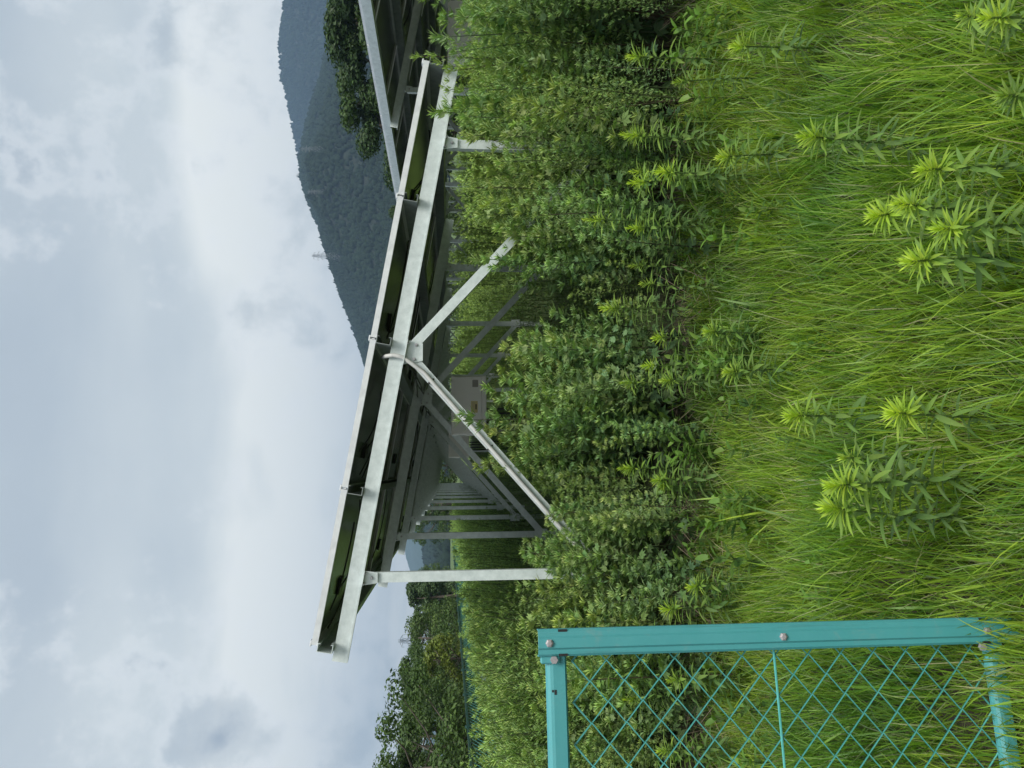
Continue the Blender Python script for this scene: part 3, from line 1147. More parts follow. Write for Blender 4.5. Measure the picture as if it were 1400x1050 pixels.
def mugwort(seed, H=1.0, node=0.05, nshoot=18, detail=2, fine=0.0):
    """a leafy upright stem with side shoots that end in rosettes; fine=1 is the feathery small leaved form"""
    r = random.Random(seed)
    p = Plant()
    lean = Vector((r.uniform(-.10, .10), r.uniform(-.10, .10), 0))
    def axis(t):
        return Vector((lean.x * t * t, lean.y * t * t, H * t))
    p.stem([axis(t) for t in (0, .3, .65, 1)], .006, .002, (0.06, 0.085, 0.035) if r.random() < .8 else (.065, .055, .035))
    n = int(H * 0.93 / node)
    phi = r.uniform(0, 6.28)
    for k in range(n):
        t = 0.05 + 0.92 * k / n
        phi += 2.4 + r.uniform(-.4, .4)
        L = (0.13 * (1 - t) + 0.055 * t) * r.uniform(.7, 1.25) * (1 - .45 * fine)
        el = R(-28 + 70 * t + r.uniform(-18, 18))
        if t < .2 and r.random() < .35:
            continue
        d, s, nn = rot_frame((math.cos(phi) * math.cos(el), math.sin(phi) * math.cos(el), math.sin(el)))
        ro = r.uniform(-.5, .5)
        s, nn = s * math.cos(ro) + nn * math.sin(ro), nn * math.cos(ro) - s * math.sin(ro)
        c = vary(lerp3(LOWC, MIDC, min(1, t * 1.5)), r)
        if t < 0.14 and r.random() < .15:
            c = (.20, .13, .03)
        if detail >= 2 and fine < .5:
            p.lobed(axis(t), d, s, nn, L, c, .3)
        else:
            p.kite(axis(t), d, s, nn, L, L * .24, c, .25)
    for k in range(nshoot):
        t = .20 + .78 * ((k + r.uniform(-.3, .3)) / nshoot)
        t = min(max(t, .1), .97)
        a = k * 2.4 + r.uniform(-.5, .5)
        ln = (.32 * (1 - t) ** .9 + .03) * r.uniform(.6, 1.35)
        e2 = R(r.uniform(50, 76))
        sd_ = Vector((math.cos(a) * math.cos(e2), math.sin(a) * math.cos(e2), math.sin(e2)))
        base = axis(t)
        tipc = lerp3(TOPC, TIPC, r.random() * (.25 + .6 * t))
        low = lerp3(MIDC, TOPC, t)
        m_ = max(1, int(ln / (.045 if fine < .5 else .028)))
        for j in range(m_):
            tt = (j + 1) / (m_ + 1)
            pp = base + sd_ * (ln * tt) + Vector((0, 0, .2 * ln * tt * tt))
            for w_ in range((1 if r.random() < .5 else 2) if fine < .5 else 3):
                a2 = r.uniform(0, 6.28)
                e3 = R(r.uniform(0, 60))
                dd, ss, n3 = rot_frame((Vector((math.cos(a2) * math.cos(e3), math.sin(a2) * math.cos(e3), math.sin(e3))) + sd_ * .6).normalized())
                l3 = r.uniform(.035, .06) * (1 - .45 * fine)
                if detail >= 2 and fine < .5 and r.random() < .5:
                    p.lobed(pp, dd, ss, n3, l3 * 1.3, vary(low, r), .25)
                else:
                    p.kite(pp, dd, ss, n3, l3, l3 * .25, vary(lerp3(low, tipc, .3 * tt), r), .2)
        end = base + sd_ * ln + Vector((0, 0, .2 * ln))
        star(p, r, end, (sd_ + Vector((0, 0, .8))).normalized(), 11 if detail >= 2 else 6, (.056 if fine < .5 else .036) * r.uniform(.8, 1.25), .20, low, tipc)
    star(p, r, axis(1), Vector((0, 0, 1)), 11 if detail >= 2 else 7, .055 if fine < .5 else .036, .21, TOPC, lerp3(TOPC, TIPC, .8))
    return p.arrays()


def scatter(templates, P, yaw, S, tilt_xy, tint, pick):
    """many placements of the templates as one set of triangles"""
    Vs, Fs, Cs, off = [], [], [], 0
    for ti, (tv, tf, tcol) in enumerate(templates):
        idx = np.where(pick == ti)[0]
        if len(idx) == 0:
            continue
        c, s_ = np.cos(yaw[idx])[:, None], np.sin(yaw[idx])[:, None]
        x = tv[None, :, 0] * c - tv[None, :, 1] * s_
        y = tv[None, :, 0] * s_ + tv[None, :, 1] * c
        z = np.repeat(tv[None, :, 2], len(idx), 0)
        sc = S[idx][:, None]
        hx = np.minimum(sc, 1.15 + 0 * sc)     # thickness of leaves grows less than height
        x, y, z = x * hx, y * hx, z * sc
        x = x + tilt_xy[idx, 0][:, None] * z
        y = y + tilt_xy[idx, 1][:, None] * z
        V = np.stack([x, y, z], -1) + P[idx][:, None]
        Vs.append(V.reshape(-1, 3))
        Fs.append((tf[None] + (np.arange(len(idx)) * len(tv))[:, None, None]).reshape(-1, 3) + off)
        off += len(idx) * len(tv)
        Cs.append((tcol[None] * tint[idx][:, None]).reshape(-1, 3))
    return np.concatenate(Vs), np.concatenate(Fs), np.concatenate(Cs)


# ------------------------------------------------------------------ mugwort thicket at the end of the near rack
def front_height(x):
    xs = [-4.2, -2.5, -1.4, -0.93, -0.6, -0.30, -0.05, 0.10, 0.35, 0.55, 0.75, 0.90, 1.05, 1.25, 1.45, 1.8, 2.1, 2.35, 2.6, 3.2, 6]
    hs = [1.05, 0.90, 0.88, 1.00, 0.86, 0.78, 0.90, 1.12, 1.24, 1.12, 1.16, 1.02, 0.70, 0.74, 1.10, 1.24, 1.30, 1.34, 1.44, 1.56, 1.5]
    return np.interp(x, xs, hs)


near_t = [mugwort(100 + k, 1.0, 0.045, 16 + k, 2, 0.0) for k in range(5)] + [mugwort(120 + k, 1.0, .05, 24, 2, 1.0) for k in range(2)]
N = 640
P = np.zeros((N, 3))
P[:, 0] = rng.uniform(-4.0, 5.4, N)
dep = rng.random(N) ** 1.15
P[:, 1] = 4.22 + 0.12 * np.sin(P[:, 0] * 3.1) + 0.08 * np.sin(P[:, 0] * 7.7 + 1) + dep * 1.75 - 0.18 * np.clip(P[:, 0] - 1.2, 0, 2.0)
S = front_height(P[:, 0]) * rng.uniform(.82, 1.06, N)
edge = np.clip(1 - dep / 0.35, 0, 1)
S *= 1 - 0.62 * edge * rng.random(N)
P[:, 1] -= .28 * edge * rng.random(N)
S[rng.random(N) < .12] *= .7
S[rng.random(N) < .14] *= 1.12
keep = ~((P[:, 0] > .95) & (P[:, 0] < 1.40) & (P[:, 1] > 4.75))
P, S = P[keep], S[keep]
N = len(P)
tint = rng.uniform(.82, 1.2, (N, 1)) * np.array([[1.0, 1.0, 1.0]]) * np.stack([rng.uniform(.9, 1.15, N), np.ones(N), rng.uniform(.8, 1.2, N)], -1)
V, F, C = scatter(near_t, P, rng.uniform(0, 6.28, N), S, rng.normal(0, .06, (N, 2)) + np.array([[0, -.05]]), tint, np.where(rng.random(N) < np.clip(.12 + .55 * (P[:, 0] - 1.2), .08, .6), rng.integers(5, 7, N), rng.integers(0, 5, N)))
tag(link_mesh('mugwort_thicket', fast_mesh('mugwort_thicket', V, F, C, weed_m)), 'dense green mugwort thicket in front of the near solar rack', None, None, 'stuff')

# ------------------------------------------------------------------ weeds along and under the racks and up to the far fence
far_t = [mugwort(200 + k, 1.0, 0.06, 13, 1, .0) for k in range(3)] + [mugwort(210 + k, 1.0, 0.05, 15, 1, 1.0) for k in range(3)]
Ps, Ss, Ts = [], [], []
def zone(x0, x1, y0, y1, dens, h0, h1, tint_c):
    n = int((x1 - x0) * (y1 - y0) * dens)
    p = np.zeros((n, 3))
    p[:, 0] = rng.uniform(x0, x1, n)
    # thin out with distance
    u = rng.random(n)
    p[:, 1] = y0 + (y1 - y0) * u ** 1.6
    Ps.append(p)
    Ss.append(rng.uniform(h0, h1, n))
    Ts.append(np.array(tint_c)[None] * rng.uniform(.8, 1.25, (n, 1)))
zone(-2.9, -0.9, 5.6, 48, 22, .95, 1.25, (1.08, 1.08, 1.05))
zone(-4.0, -2.9, 9.0, 48, 16, .50, .80, (1.05, 1.05, 1.0))     # left strip
zone(-4.0, -1.2, 5.2, 10, 26, .85, 1.15, (1.08, 1.08, 1.0))
zone(0.5, 2.5, 4.9, 9.5, 40, .18, .42, (.9, 1.0, .85))
zone(-0.9, 2.5, 6.0, 14, 14, .35, .62, (.9, .95, .9))           # under the near rack
zone(-0.9, 2.5, 14, 48, 4, .4, .7, (.95, 1, .9))
zone(2.5, 4.9, 5.6, 48, 18, .9, 1.27, (1.15, 1.12, 1.0))      # aisle
zone(2.4, 4.6, 5.4, 10, 18, .9, 1.30, (1.15, 1.12, 1.0))
zone(4.9, 8.6, 6.2, 24, 9, .9, 1.25, (1.1, 1.1, .95))
zone(4.6, 7.0, 5.6, 9.0, 10, 1.1, 1.4, (1.3, 1.2, 1.0))
zone(8.6, 10.2, 8, 44, 8, 1.0, 1.4, (1.2, 1.15, 1.0))
P = np.concatenate(Ps); S = np.concatenate(Ss); tint = np.concatenate(Ts)
N = len(P)
pt = fbm(P[:, 0] * .9 + 30, P[:, 1] * .55 + 30, 61, 3)
S *= .74 + .50 * pt
tint = tint * (.70 + .60 * fbm(P[:, 0] * .8 + 70, P[:, 1] * .5 + 10, 77, 3))[:, None]
V, F, C = scatter(far_t, P, rng.uniform(0, 6.28, N), S, rng.normal(0, .08, (N, 2)), tint, rng.integers(0, 6, N))
tag(link_mesh('weeds', fast_mesh('weeds', V, F, C, weed_m)), 'tall green weeds growing between the solar racks and the far fence', None, None, 'stuff')


# ------------------------------------------------------------------ long grass
def grass(name, label, n, x0, x1, y0, y1, lmin, lmax, wid, cols, weights, lean=0.55, lowfac=None):
    px = rng.uniform(x0, x1, n)
    py = y0 + (y1 - y0) * rng.random(n) ** 1.25
    # tufts share a direction and a vigour
    tx, ty = px * 5.5, py * 5.5
    vig = fbm(tx + 100, ty + 100, 5, 3)
    dirn = fbm(px * 2.3 + 40, py * 2.3 + 40, 9, 3) * 14.0 + rng.normal(0, 1.9, n)
    Ln = rng.uniform(lmin, lmax, n) * (.35 + 1.3 * vig)
    if lowfac is not None:
        Ln *= lowfac(px, py)
    ln_ = lean * rng.gamma(2.0, .5, n).clip(.1, 1.8)
    bend = rng.uniform(.04, .50, n)
    wv = wid * rng.uniform(.55, 1.3, n)
    ts = np.array([0, .38, .72, 1.0])
    ux, uy = np.cos(dirn), np.sin(dirn)
    wa = dirn + math.pi / 2 + rng.uniform(-.9, .9, n)
    wx, wy = np.cos(wa), np.sin(wa)
    V = np.zeros((n, 7, 3))
    for i, t in enumerate(ts):
        hor = Ln * (ln_ * t * .6 + bend * t * t * .55)
        ver = Ln * (t - .42 * bend * t ** 2.2) * (1 - .25 * np.minimum(ln_, 1) * t)
        cxp, cyp, czp = px + ux * hor, py + uy * hor, ver - 0.03 - .05 * np.clip((.3 - px) / .6, 0, 1) * np.clip((2.7 - py) / .5, 0, 1)
        if i < 3:
            wd = wv * (1.0, .9, .6)[i] * .5
            V[:, 2 * i] = np.stack([cxp - wx * wd, cyp - wy * wd, czp], -1)
            V[:, 2 * i + 1] = np.stack([cxp + wx * wd, cyp + wy * wd, czp + wd * .4], -1)
        else:
            V[:, 6] = np.stack([cxp, cyp, czp], -1)
    f = np.array([(0, 1, 3), (0, 3, 2), (2, 3, 5), (2, 5, 4), (4, 5, 6)])
    F = (f[None] + (np.arange(n) * 7)[:, None, None]).reshape(-1, 3)
    pick = rng.choice(len(cols), n, p=np.array(weights) / sum(weights))
    base = np.array(cols)[pick] * rng.uniform(.75, 1.3, (n, 1))
    pt = fbm(px * 1.9 + 20, py * 1.9 + 20, 31, 3)[:, None]
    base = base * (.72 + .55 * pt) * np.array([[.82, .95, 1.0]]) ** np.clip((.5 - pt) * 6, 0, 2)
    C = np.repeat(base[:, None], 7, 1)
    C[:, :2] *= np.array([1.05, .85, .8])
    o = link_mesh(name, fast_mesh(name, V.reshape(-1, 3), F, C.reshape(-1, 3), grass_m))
    tag(o, label, None, None, 'stuff')


def near_post(x, y):
    return 1 - .20 * np.clip((.1 - x) / .35, 0, 1) * np.clip((2.5 - y) / .3, 0, 1) * np.clip((y - 1.45) / .2, 0, 1)


GC = [(0.228, 0.360, 0.036), (0.168, 0.300, 0.036), (0.300, 0.415, 0.050), (0.095, 0.190, 0.036), (0.44, 0.42, 0.22)]
grass('grass', 'long bright green grass filling the foreground', 140000, -4.0, 3.6, 0.75, 4.5, .10, .31, .0052, GC, [5, 4, 3.4, 1.8, .5], .40,
      lambda x, y: np.clip(1.05 - .22 * np.clip(y - 2.0, 0, 2.2), .6, 1.1) * near_post(x, y))
grass('broad_grass', 'broad bladed grass tufts among the finer grass', 2600, -3.5, 3.4, .9, 4.4, .14, .32, .0105, GC, [4, 4, 3, 3, .15], .7, near_post)
grass('fine_grass', 'thin pale grass stalks tangled through the foreground grass', 15000, -3.0, 3.4, 1.0, 4.45, .16, .36, .0026,
      [(0.22, 0.28, 0.08), (0.28, 0.30, 0.12), (0.17, 0.25, 0.05)], [3, 2, 3], 1.0, near_post)


# ------------------------------------------------------------------ goldenrod plants, one by one
def gold_leaf_mesh(L, W, col, tip, seed):
    p = Plant()
    p.leaf(Vector((0, 0, 0)), Vector((1, 0, 0)), Vector((0, 1, 0)), Vector((0, 0, 1)), L, W, col, 4, .22, .30, tip)
    return p.mesh('leaf', gold_m)


OLD, YNG, TIPG = (0.125, 0.212, 0.064), (0.215, 0.335, 0.060), (0.52, 0.68, 0.055)
TIERS = []
for q_ in (0.0, .22, .42, .60, .80, 1.0):
    c_ = lerp3(OLD, YNG, q_ / .5) if q_ < .5 else lerp3(YNG, TIPG, (q_ - .5) / .5)
    TIERS.append((c_, [gold_leaf_mesh(1, .185 - .06 * q_, vary(c_, rnd, .12), vary(lerp3(c_, YNG, .35 * q_), rnd, .1), k) for k in range(3)]))


def goldenrod(x, y, H, label, seed, big, n_leaf, group=None):
    r = random.Random(seed)
    root = empty('goldenrod', (x, y, 0), r.uniform(0, 6.28))
    lean = Vector((r.uniform(-.03, .03), r.uniform(-.03, .03), 0))
    def ax(t):
        return Vector((lean.x * t * t, lean.y * t * t, H * t))
    w = Plant()
    w.stem([ax(t) for t in (0, .3, .6, .85, 1)], .0042, .0022, (.10, .16, .045), 5)
    link_mesh('stem', w.mesh('stem', gold_m), root)
    phi = r.uniform(0, 6.28)
    vig = r.uniform(.80, 1.08) * (.88 if y < 1.95 else 1.0)
    open_ = r.uniform(-8, 10)
    rows_ = []
    t0 = 0.12 if big else .2
    glow = r.uniform(.95, 1.10) if big else r.uniform(.6, 1.0)      # how young and lime the tip is
    for k in range(n_leaf):
        t = t0 + (.93 - t0) * k / (n_leaf - 1)
        phi += 2.4 + r.uniform(-.25, .25)
        L = (.074 + .020 * math.sin(t * 3)) * r.uniform(.75, 1.15) * (1.0 if t > .35 else .8) * vig * (1.12 if y > 3 else 1.0)
        if r.random() < .06:
            L *= .45                                     # eaten leaf
        el = R(-10 + 30 * t) + r.uniform(-.2, .2)
        rows_.append((ax(t), phi, el, L, glow * .62 * max(0, (t - .25) / .75) ** 1.3))
    nt_ = 54 if big else 44
    sc_ = r.uniform(.72, 1.0) if big else r.uniform(.62, .95)
    for k in range(nt_):                                  # the tuft that crowns the stem
        q_ = k / (nt_ - 1)
        phi += 2.4 + r.uniform(-.2, .2)
        el = R(10 + open_ + (74 - open_) * q_) + r.uniform(-.16, .16)
        L = (.086 - .050 * q_ ** 1.2) * r.uniform(.8, 1.15) * vig * sc_
        rows_.append((ax(.86 + .14 * q_), phi, el, L, glow * (.60 + .40 * q_ ** .8)))
    if big:
        for p_, ph, el, L, q_ in rows_:
            o = link_mesh('leaf', r.choice(TIERS[min(5, int(q_ * 5.6))][1]), root, p_)
            o.rotation_euler = (r.uniform(-.35, .35), -el, ph)
            o.scale = (L, L, L)
    else:
        w = Plant()
        for p_, ph, el, L, q_ in rows_:
            d, s, n = rot_frame((math.cos(ph) * math.cos(el), math.sin(ph) * math.cos(el), math.sin(el)))
            c = TIERS[min(5, int(q_ * 5.6))][0]
            w.leaf(p_, d, s, n, L, L * (.185 - .06 * q_), vary(c, r, .12), 3, .22, .3, vary(c, r, .1))
        link_mesh('foliage', w.mesh('foliage', gold_m), root)
    tag(root, label, 'weed plant', group or 'goldenrod plants with bright tips')
    return root


GOLD = [(0.95, 2.07, .43, 'large bright tipped goldenrod standing alone nearest the upper right of the grass', 1, 44),
        (0.63, 1.75, .36, 'goldenrod with a broad yellow green tip, foremost of the pair at the right picture edge', 1, 40),
        (0.70, 1.90, .33, 'smaller bright goldenrod tucked just behind the pair at the right picture edge', 1, 30),
        (0.51, 1.72, .37, 'bright goldenrod at the right picture edge, the lower of the pair in the picture', 1, 40),
        (-0.03, 2.03, .42, 'large double height goldenrod with a starry tip, nearest the fence, upper of the twins', 1, 46),
        (-0.14, 2.09, .41, 'large goldenrod with a starry tip beside its twin, closest to the turquoise post', 1, 46),
        (0.17, 2.41, .36, 'short starry goldenrod in the open grass halfway to the thicket', 1, 30),
        (0.13, 1.91, .33, 'short starry goldenrod low in the grass between the twins and the right edge', 1, 26),
        (1.59, 3.48, .63, 'tall bushy goldenrod at the thicket edge, uppermost in the picture', 1, 52),
        (1.39, 3.45, .60, 'tall goldenrod beside the uppermost one, its tip slightly behind', 1, 46),
        (1.37, 3.36, .50, 'shorter goldenrod in front of the two tall ones at the thicket edge', 1, 36),
        (1.30, 3.83, .76, 'tallest goldenrod, its tip reaching furthest up against the thicket', 1, 54),
        (1.24, 3.72, .55, 'goldenrod directly in front of the tallest one', 1, 40),
        (0.01, 4.08, .56, 'feathery tall goldenrod against the dark thicket between the braces and the fence', 1, 50),
        (0.55, 3.90, .46, 'slim goldenrod with a long bare stem at the thicket edge', 1, 30),
        (0.47, 4.06, .54, 'slim goldenrod half inside the thicket beside the bare stemmed one', 0, 30),
        (0.45, 3.79, .40, 'low goldenrod in front of the slim pair at the thicket edge', 0, 26),
        (0.89, 4.07, .62, 'goldenrod rising out of the shaded gap in the thicket', 0, 30),
        (0.95, 3.85, .48, 'small goldenrod in front of the shaded gap in the thicket', 0, 26),
        (0.70, 3.87, .40, 'short goldenrod among seedlings at the middle of the thicket edge', 0, 24),
        (-0.04, 3.92, .42, 'short goldenrod at the foot of the feathery tall one', 0, 30),
        (-0.10, 4.00, .36, 'lowest goldenrod at the foot of the feathery tall one', 0, 26),
        (-0.66, 3.72, .44, 'short goldenrod just outside the turquoise post near the thicket', 0, 32),
        (-1.00, 3.76, .42, 'goldenrod behind the wire mesh low in the grass', 0, 32),
        (-1.16, 4.09, .56, 'goldenrod behind the wire mesh with the tallest tip there', 0, 34),
        (0.62, 3.36, .30, 'tiny goldenrod alone in the grass below the thicket', 0, 20),
        (0.56, 1.62, .33, 'goldenrod nearest the right picture edge, cut off below its bright tip', 1, 40),
        (0.72, 1.66, .35, 'goldenrod at the right picture edge a little above the foremost pair', 1, 40),
        (0.80, 1.48, .26, 'low leafy goldenrod under the upper right corner plant', 0, 30),
        (1.02, 1.58, .30, 'leafy goldenrod beside the plant cut by the upper right corner', 0, 34),
        (0.94, 1.41, .36, 'dark leaved goldenrod cut by the upper right picture corner', 1, 30),
        (0.03, 2.25, .28, 'small goldenrod peeping up behind the starry twins', 0, 20)]
EDGE = [(2.05, 3.55, .60, 'goldenrod at the upper picture edge of the thicket border, tall with a full tip'),
        (1.82, 3.30, .44, 'goldenrod in the grass above the uppermost tall one, medium height'),
        (1.75, 3.75, .58, 'goldenrod close behind the uppermost tall one'),
        (1.50, 3.72, .56, 'goldenrod squeezed between the two tall ones and the thicket'),
        (1.08, 3.92, .52, 'goldenrod standing between the tallest one and the shaded gap'),
        (-0.52, 3.62, .36, 'short goldenrod in the grass close to the fence post line'),
        (-0.84, 3.95, .50, 'goldenrod behind the wire mesh next to the top of the post'),
        (-1.36, 3.85, .46, 'goldenrod behind the wire mesh at the lower picture edge'),
        (0.42, 3.10, .34, 'young goldenrod alone in the middle of the grass'),
        (1.30, 2.95, .38, 'young goldenrod in the grass between the border and the lone big one'),
        (1.62, 2.70, .40, 'young goldenrod at the upper picture edge of the grass')]
GOLD = [(x, y, H * (1.04 if y > 3 else 1.08), lab, big, int(nl * (1.5 if y > 3 else 1.2))) for x, y, H, lab, big, nl in GOLD]
GOLD += [(x, y, H, lab, 0, 44) for x, y, H, lab in EDGE]
for k, (x, y, H, lab, big, nl) in enumerate(GOLD):
    goldenrod(x, y, H, lab, 50 + k, big, nl)


# ------------------------------------------------------------------ broad leaved seedlings between the grass and the thicket
def seedling(seed):
    r = random.Random(seed)
    p = Plant()
    H = 1.0
    p.stem([Vector((0, 0, H * t)) for t in (0, .5, 1)], .012, .006, (.09, .15, .04), 4)
    ph = r.uniform(0, 6.28)
    for k in range(7):
        t = .25 + .75 * k / 6
        for m_ in (0, math.pi):
            a = ph + m_ + r.uniform(-.2, .2)
            el = R(r.uniform(0, 35) + 25 * t)
            d, s, n = rot_frame((math.cos(a) * math.cos(el), math.sin(a) * math.cos(el), math.sin(el)))
            L = r.uniform(.28, .42) * (1.1 - .45 * t)
            p.leaf(Vector((0, 0, H * t)), d, s, n, L, L * .42, vary(lerp3((.07, .15, .03), (.13, .24, .04), t), r, .15), 4, .3, .2)
        ph += math.pi / 2
    return p.arrays()


seed_t = [seedling(k) for k in range(4)]
N = 135
P = np.zeros((N, 3))
P[:, 0] = rng.uniform(-2.6, 3.2, N)
P[:, 1] = rng.uniform(3.35, 4.5, N)
P[120:, 1] = rng.uniform(2.7, 3.8, N - 120)
P[120:, 0] = rng.uniform(-.6, 2.3, N - 120)
S = rng.uniform(.12, .30, N)
V, F, C = scatter(seed_t, P, rng.uniform(0, 6.28, N), S, rng.normal(0, .15, (N, 2)), rng.uniform(.8, 1.2, (N, 1)) * np.ones((1, 3)), rng.integers(0, 4, N))
tag(link_mesh('seedlings', fast_mesh('seedlings', V, F, C, gold_m)), 'small broad leaved seedlings at the edge of the thicket', None, None, 'stuff')

# dry stalks and litter showing under the thicket edge
lit = MB()
for k in range(420):
    x, y = rnd.uniform(-2.2, 3.0), rnd.uniform(4.0, 4.8)
    a, e, ln = rnd.uniform(0, 6.28), rnd.uniform(0, .9), rnd.uniform(.08, .3)
    d = Vector((math.cos(a) * math.cos(e), math.sin(a) * math.cos(e), math.sin(e)))
    p_ = Vector((x, y, rnd.uniform(-.01, .05)))
    lit.tube([p_, p_ + d * ln], [.0025, .0012], 3)
straw_m = metal_paint('dry_stalks', (0.12, 0.085, 0.06), (0.30, 0.24, 0.17), 0.85, 0.0, 3.0, None, 0)
tag(lit.build('dry_stalks', straw_m), 'dry stalks littering the soil under the thicket', None, None, 'stuff')


# ------------------------------------------------------------------ trees
def tree_meshes(seed, H, spread, n_leaf, leaf, c0, c1, trunk_h=.25, conic=0.0):
    r = random.Random(seed)
    rn = np.random.default_rng(seed)
    w = MB()
    w.tube([(0, 0, -.2), (.03 * H * .1, 0, H * trunk_h), (r.uniform(-.05, .05) * H, r.uniform(-.05, .05) * H, H * .8)], [H * .028, H * .022, H * .006], 8)
    clumps = []
    for k in range(26):
        t = r.uniform(trunk_h * .55, 1.0)
        env = math.sin(math.pi * min(1, max(.0, (t - trunk_h * .3) / (1.08 - trunk_h * .3)))) ** .6
        env = env * (1 - conic) + conic * (1.05 - t)
        a = r.uniform(0, 6.28)
        rad = spread * env * math.sqrt(r.uniform(.15, 1))
        c = Vector((math.cos(a) * rad, math.sin(a) * rad, H * t * .93))
        clumps.append((c, r.uniform(.14, .26) * spread * (1.25 - .5 * t) + .06 * H * .5))
        st = Vector((0, 0, max(H * trunk_h * .7, c.z - rad * .8)))
        w.tube([st, st.lerp(c, .5) + Vector((0, 0, -.04 * H)), c], [H * .010, H * .006, H * .002], 5)
    trunk = w.mesh('trunk', bark_m, True)
    per = n_leaf // len(clumps)
    Vs, Cs = [], []
    for c, rad in clumps:
        d = rn.normal(size=(per, 3))
        d /= np.linalg.norm(d, axis=1)[:, None]
        rr = rad * rn.uniform(.35, 1.12, per) ** .7
        pos = np.array(c)[None] + d * rr[:, None] * np.array([1.1, 1.1, .8])
        nrm = d + rn.normal(0, .55, (per, 3)) + np.array([0, 0, .35])
        nrm /= np.linalg.norm(nrm, axis=1)[:, None]
        a = np.cross(nrm, rn.normal(size=(per, 3)))
        a /= np.linalg.norm(a, axis=1)[:, None]
        b_ = np.cross(nrm, a)
        sz = leaf * rn.uniform(.6, 1.4, (per, 1))
        q_ = np.stack([pos - a * sz, pos + b_ * sz * .5 + nrm * sz * .12, pos + a * sz, pos - b_ * sz * .5 + nrm * sz * .12], 1)
        Vs.append(q_.reshape(-1, 3))
        mixv = rn.random((per, 1)) * .6 + r.uniform(0, .4)
        col = np.array(c0)[None] * (1 - mixv) + np.array(c1)[None] * mixv
        col *= rn.uniform(.75, 1.25, (per, 1))
        Cs.append(np.repeat(col, 4, 0))
    V = np.concatenate(Vs)
    C = np.concatenate(Cs)
    n = len(V) // 4
    f = np.array([(0, 1, 2), (0, 2, 3)])
    F = (f[None] + (np.arange(n) * 4)[:, None, None]).reshape(-1, 3)
    return trunk, fast_mesh('crown', V, F, C, tree_m)


def tree(name, meshes, loc, s, rz, label, group):
    root = empty(name, loc, rz)
    root.scale = (s, s, s) if not isinstance(s, tuple) else s
    link_mesh('trunk', meshes[0], root)
    link_mesh('crown', meshes[1], root)
    tag(root, label, 'tree', group)


DG0, DG1 = (0.022, 0.046, 0.014), (0.055, 0.10, 0.024)
MG0, MG1 = (0.035, 0.070, 0.017), (0.085, 0.145, 0.030)
YG0, YG1 = (0.085, 0.125, 0.018), (0.17, 0.215, 0.035)
T_hedge = [tree_meshes(301, 4.0, 2.0, 9000, .060, MG0, MG1, .12), tree_meshes(302, 4.0, 1.7, 9000, .060, DG0, MG1, .15), tree_meshes(303, 4.0, 2.1, 9000, .064, MG0, (.10, .155, .032), .10)]
T_yel = tree_meshes(305, 3.0, 1.3, 3600, .08, YG0, YG1, .1)
T_big = [tree_meshes(311, 10.0, 3.6, 24000, .125, DG0, DG1, .2), tree_meshes(312, 10.0, 4.0, 24000, .125, DG0, (.05, .095, .024), .18)]
T_con = tree_meshes(321, 6.0, 1.5, 4500, .12, (.03, .06, .022), (.07, .115, .04), .08, .7)

HG = 'hedge trees beyond the far fence'
hedge = [(-9.3, 25.6, .98, 'tallest hedge tree, sprawling crown at the lower picture edge', 0),
         (-9.7, 28.6, .80, 'dark hedge tree next to the tallest one', 1),
         (-10.2, 31.5, .76, 'mid green hedge tree with a loose top behind the fence', 2),
         (-10.6, 35.0, .84, 'round hedge tree left of the yellow green bush', 0),
         (-11.4, 39.0, .92, 'bushy hedge tree directly behind the yellow green bush', 2),
         (-11.0, 43.0, .98, 'dark hedge tree beside the lattice pylon', 1),
         (-11.4, 47.5, 1.02, 'hedge tree seen just outside the outer rack post', 0),
         (-11.0, 53.0, 1.0, 'hedge tree half hidden by the outer rack post', 2)]
for k, (x, y, s, lab, i) in enumerate(hedge):
    tree('hedge_tree', T_hedge[i], (x, y, 0), (s * 1.4, s * 1.4, s * 1.07), k * 1.3, lab, HG)
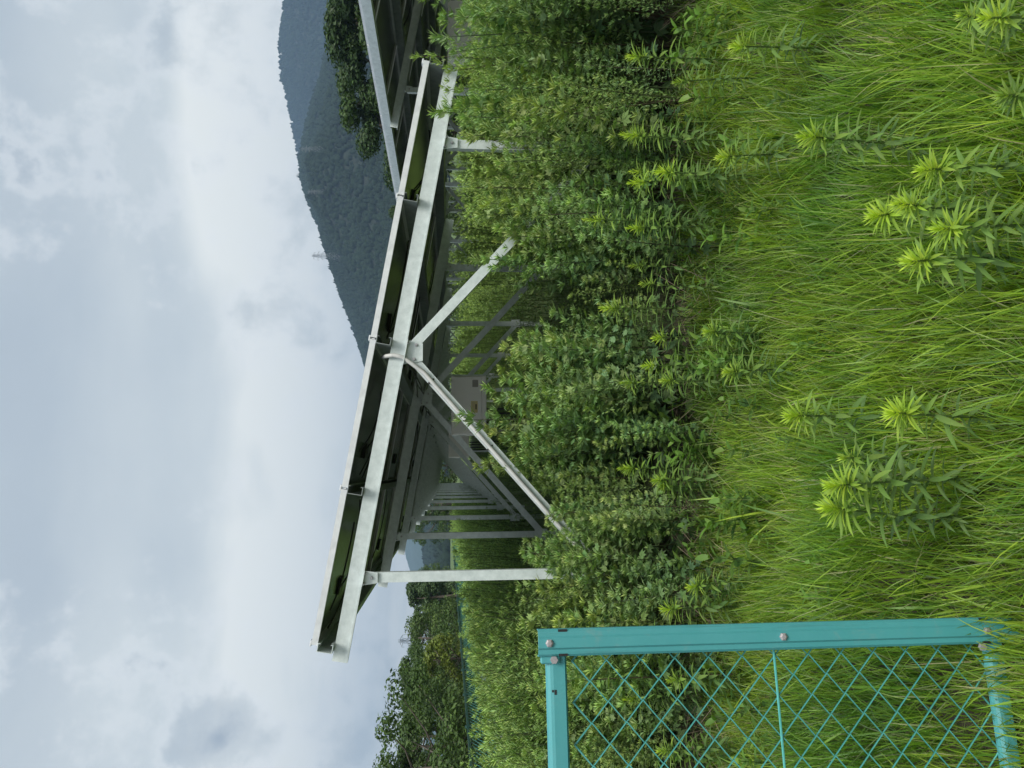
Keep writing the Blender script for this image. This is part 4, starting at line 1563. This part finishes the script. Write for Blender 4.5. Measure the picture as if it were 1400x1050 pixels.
for k in range(5):
    tree('hedge_tree', T_hedge[(k + 1) % 3], (-11.2 - k * .5, 60 + k * 9, 0), (1.2, 1.2, 1.05 + .05 * k), k * 2.1, 'small far hedge tree seen between the outer posts of the near rack', 'far hedge trees between the posts')
tree('yellow_green_bush', T_yel, (-8.6, 37.2, 0), 0.92, .4, 'yellow green bush brighter than the hedge around it', None)
for k in range(4):
    tree('conifer', T_con, (-9.6 - .6 * k, 62 + 6 * k, 0), (1, 1, .82 + .06 * k), k * 1.7, 'slim conifer seen through the frames of the near rack', 'conifers beyond the fence')
BG = 'big trees behind the second rack'
for x, y, s, lab, i, rz in [(33.5, 47.5, (1.35, 1.35, 1.02), 'big dark tree at the upper picture edge behind the second rack', 0, .3),
                            (29.3, 47.5, (1.3, 1.3, .93), 'big dark tree with the widest crown, second from the upper picture edge', 1, 1.9),
                            (25.7, 48.0, (1.25, 1.25, .90), 'big dark tree third from the upper picture edge behind the rack', 0, 3.1),
                            (22.4, 48.5, (1.0, 1.0, .74), 'lowest of the big dark trees, nearest the wooded slope', 1, 4.4)]:
    tree('big_tree', T_big[i], (x, y, 0), s, rz, lab, BG)
tree('round_tree', T_big[0], (20.6, 61.5, 0), (.55, .55, .64), 2.0, 'small round tree top poking above the near rack edge', None)
for k in range(12):
    x = -6 + k * 3.4 + rnd.uniform(-1, 1)
    tree('field_tree', T_hedge[k % 3], (x, 78 + rnd.uniform(0, 16), 0), (1.7, 1.7, 1.35 + rnd.uniform(-.2, .35)), k * .9, 'far tree at the end of the solar field, seen beneath the racks', 'trees at the end of the solar field')

# ------------------------------------------------------------------ air
hz = MB()
hz.box(-4200, 4200, -250, 4200, -1.1, 455)
m, q, b = new_mat('haze_air')
m.node_tree.nodes.remove(b)
pvn = q.n('ShaderNodeVolumePrincipled')
pvn.inputs['Color'].default_value = (0.34, 0.51, 0.74, 1)
pvn.inputs['Density'].default_value = 0.00027
q.link(pvn.outputs[0], m.node_tree.nodes['Material Output'].inputs['Volume'])
tag(hz.build('haze', m), 'thin blue haze in the air', None, None, 'stuff')
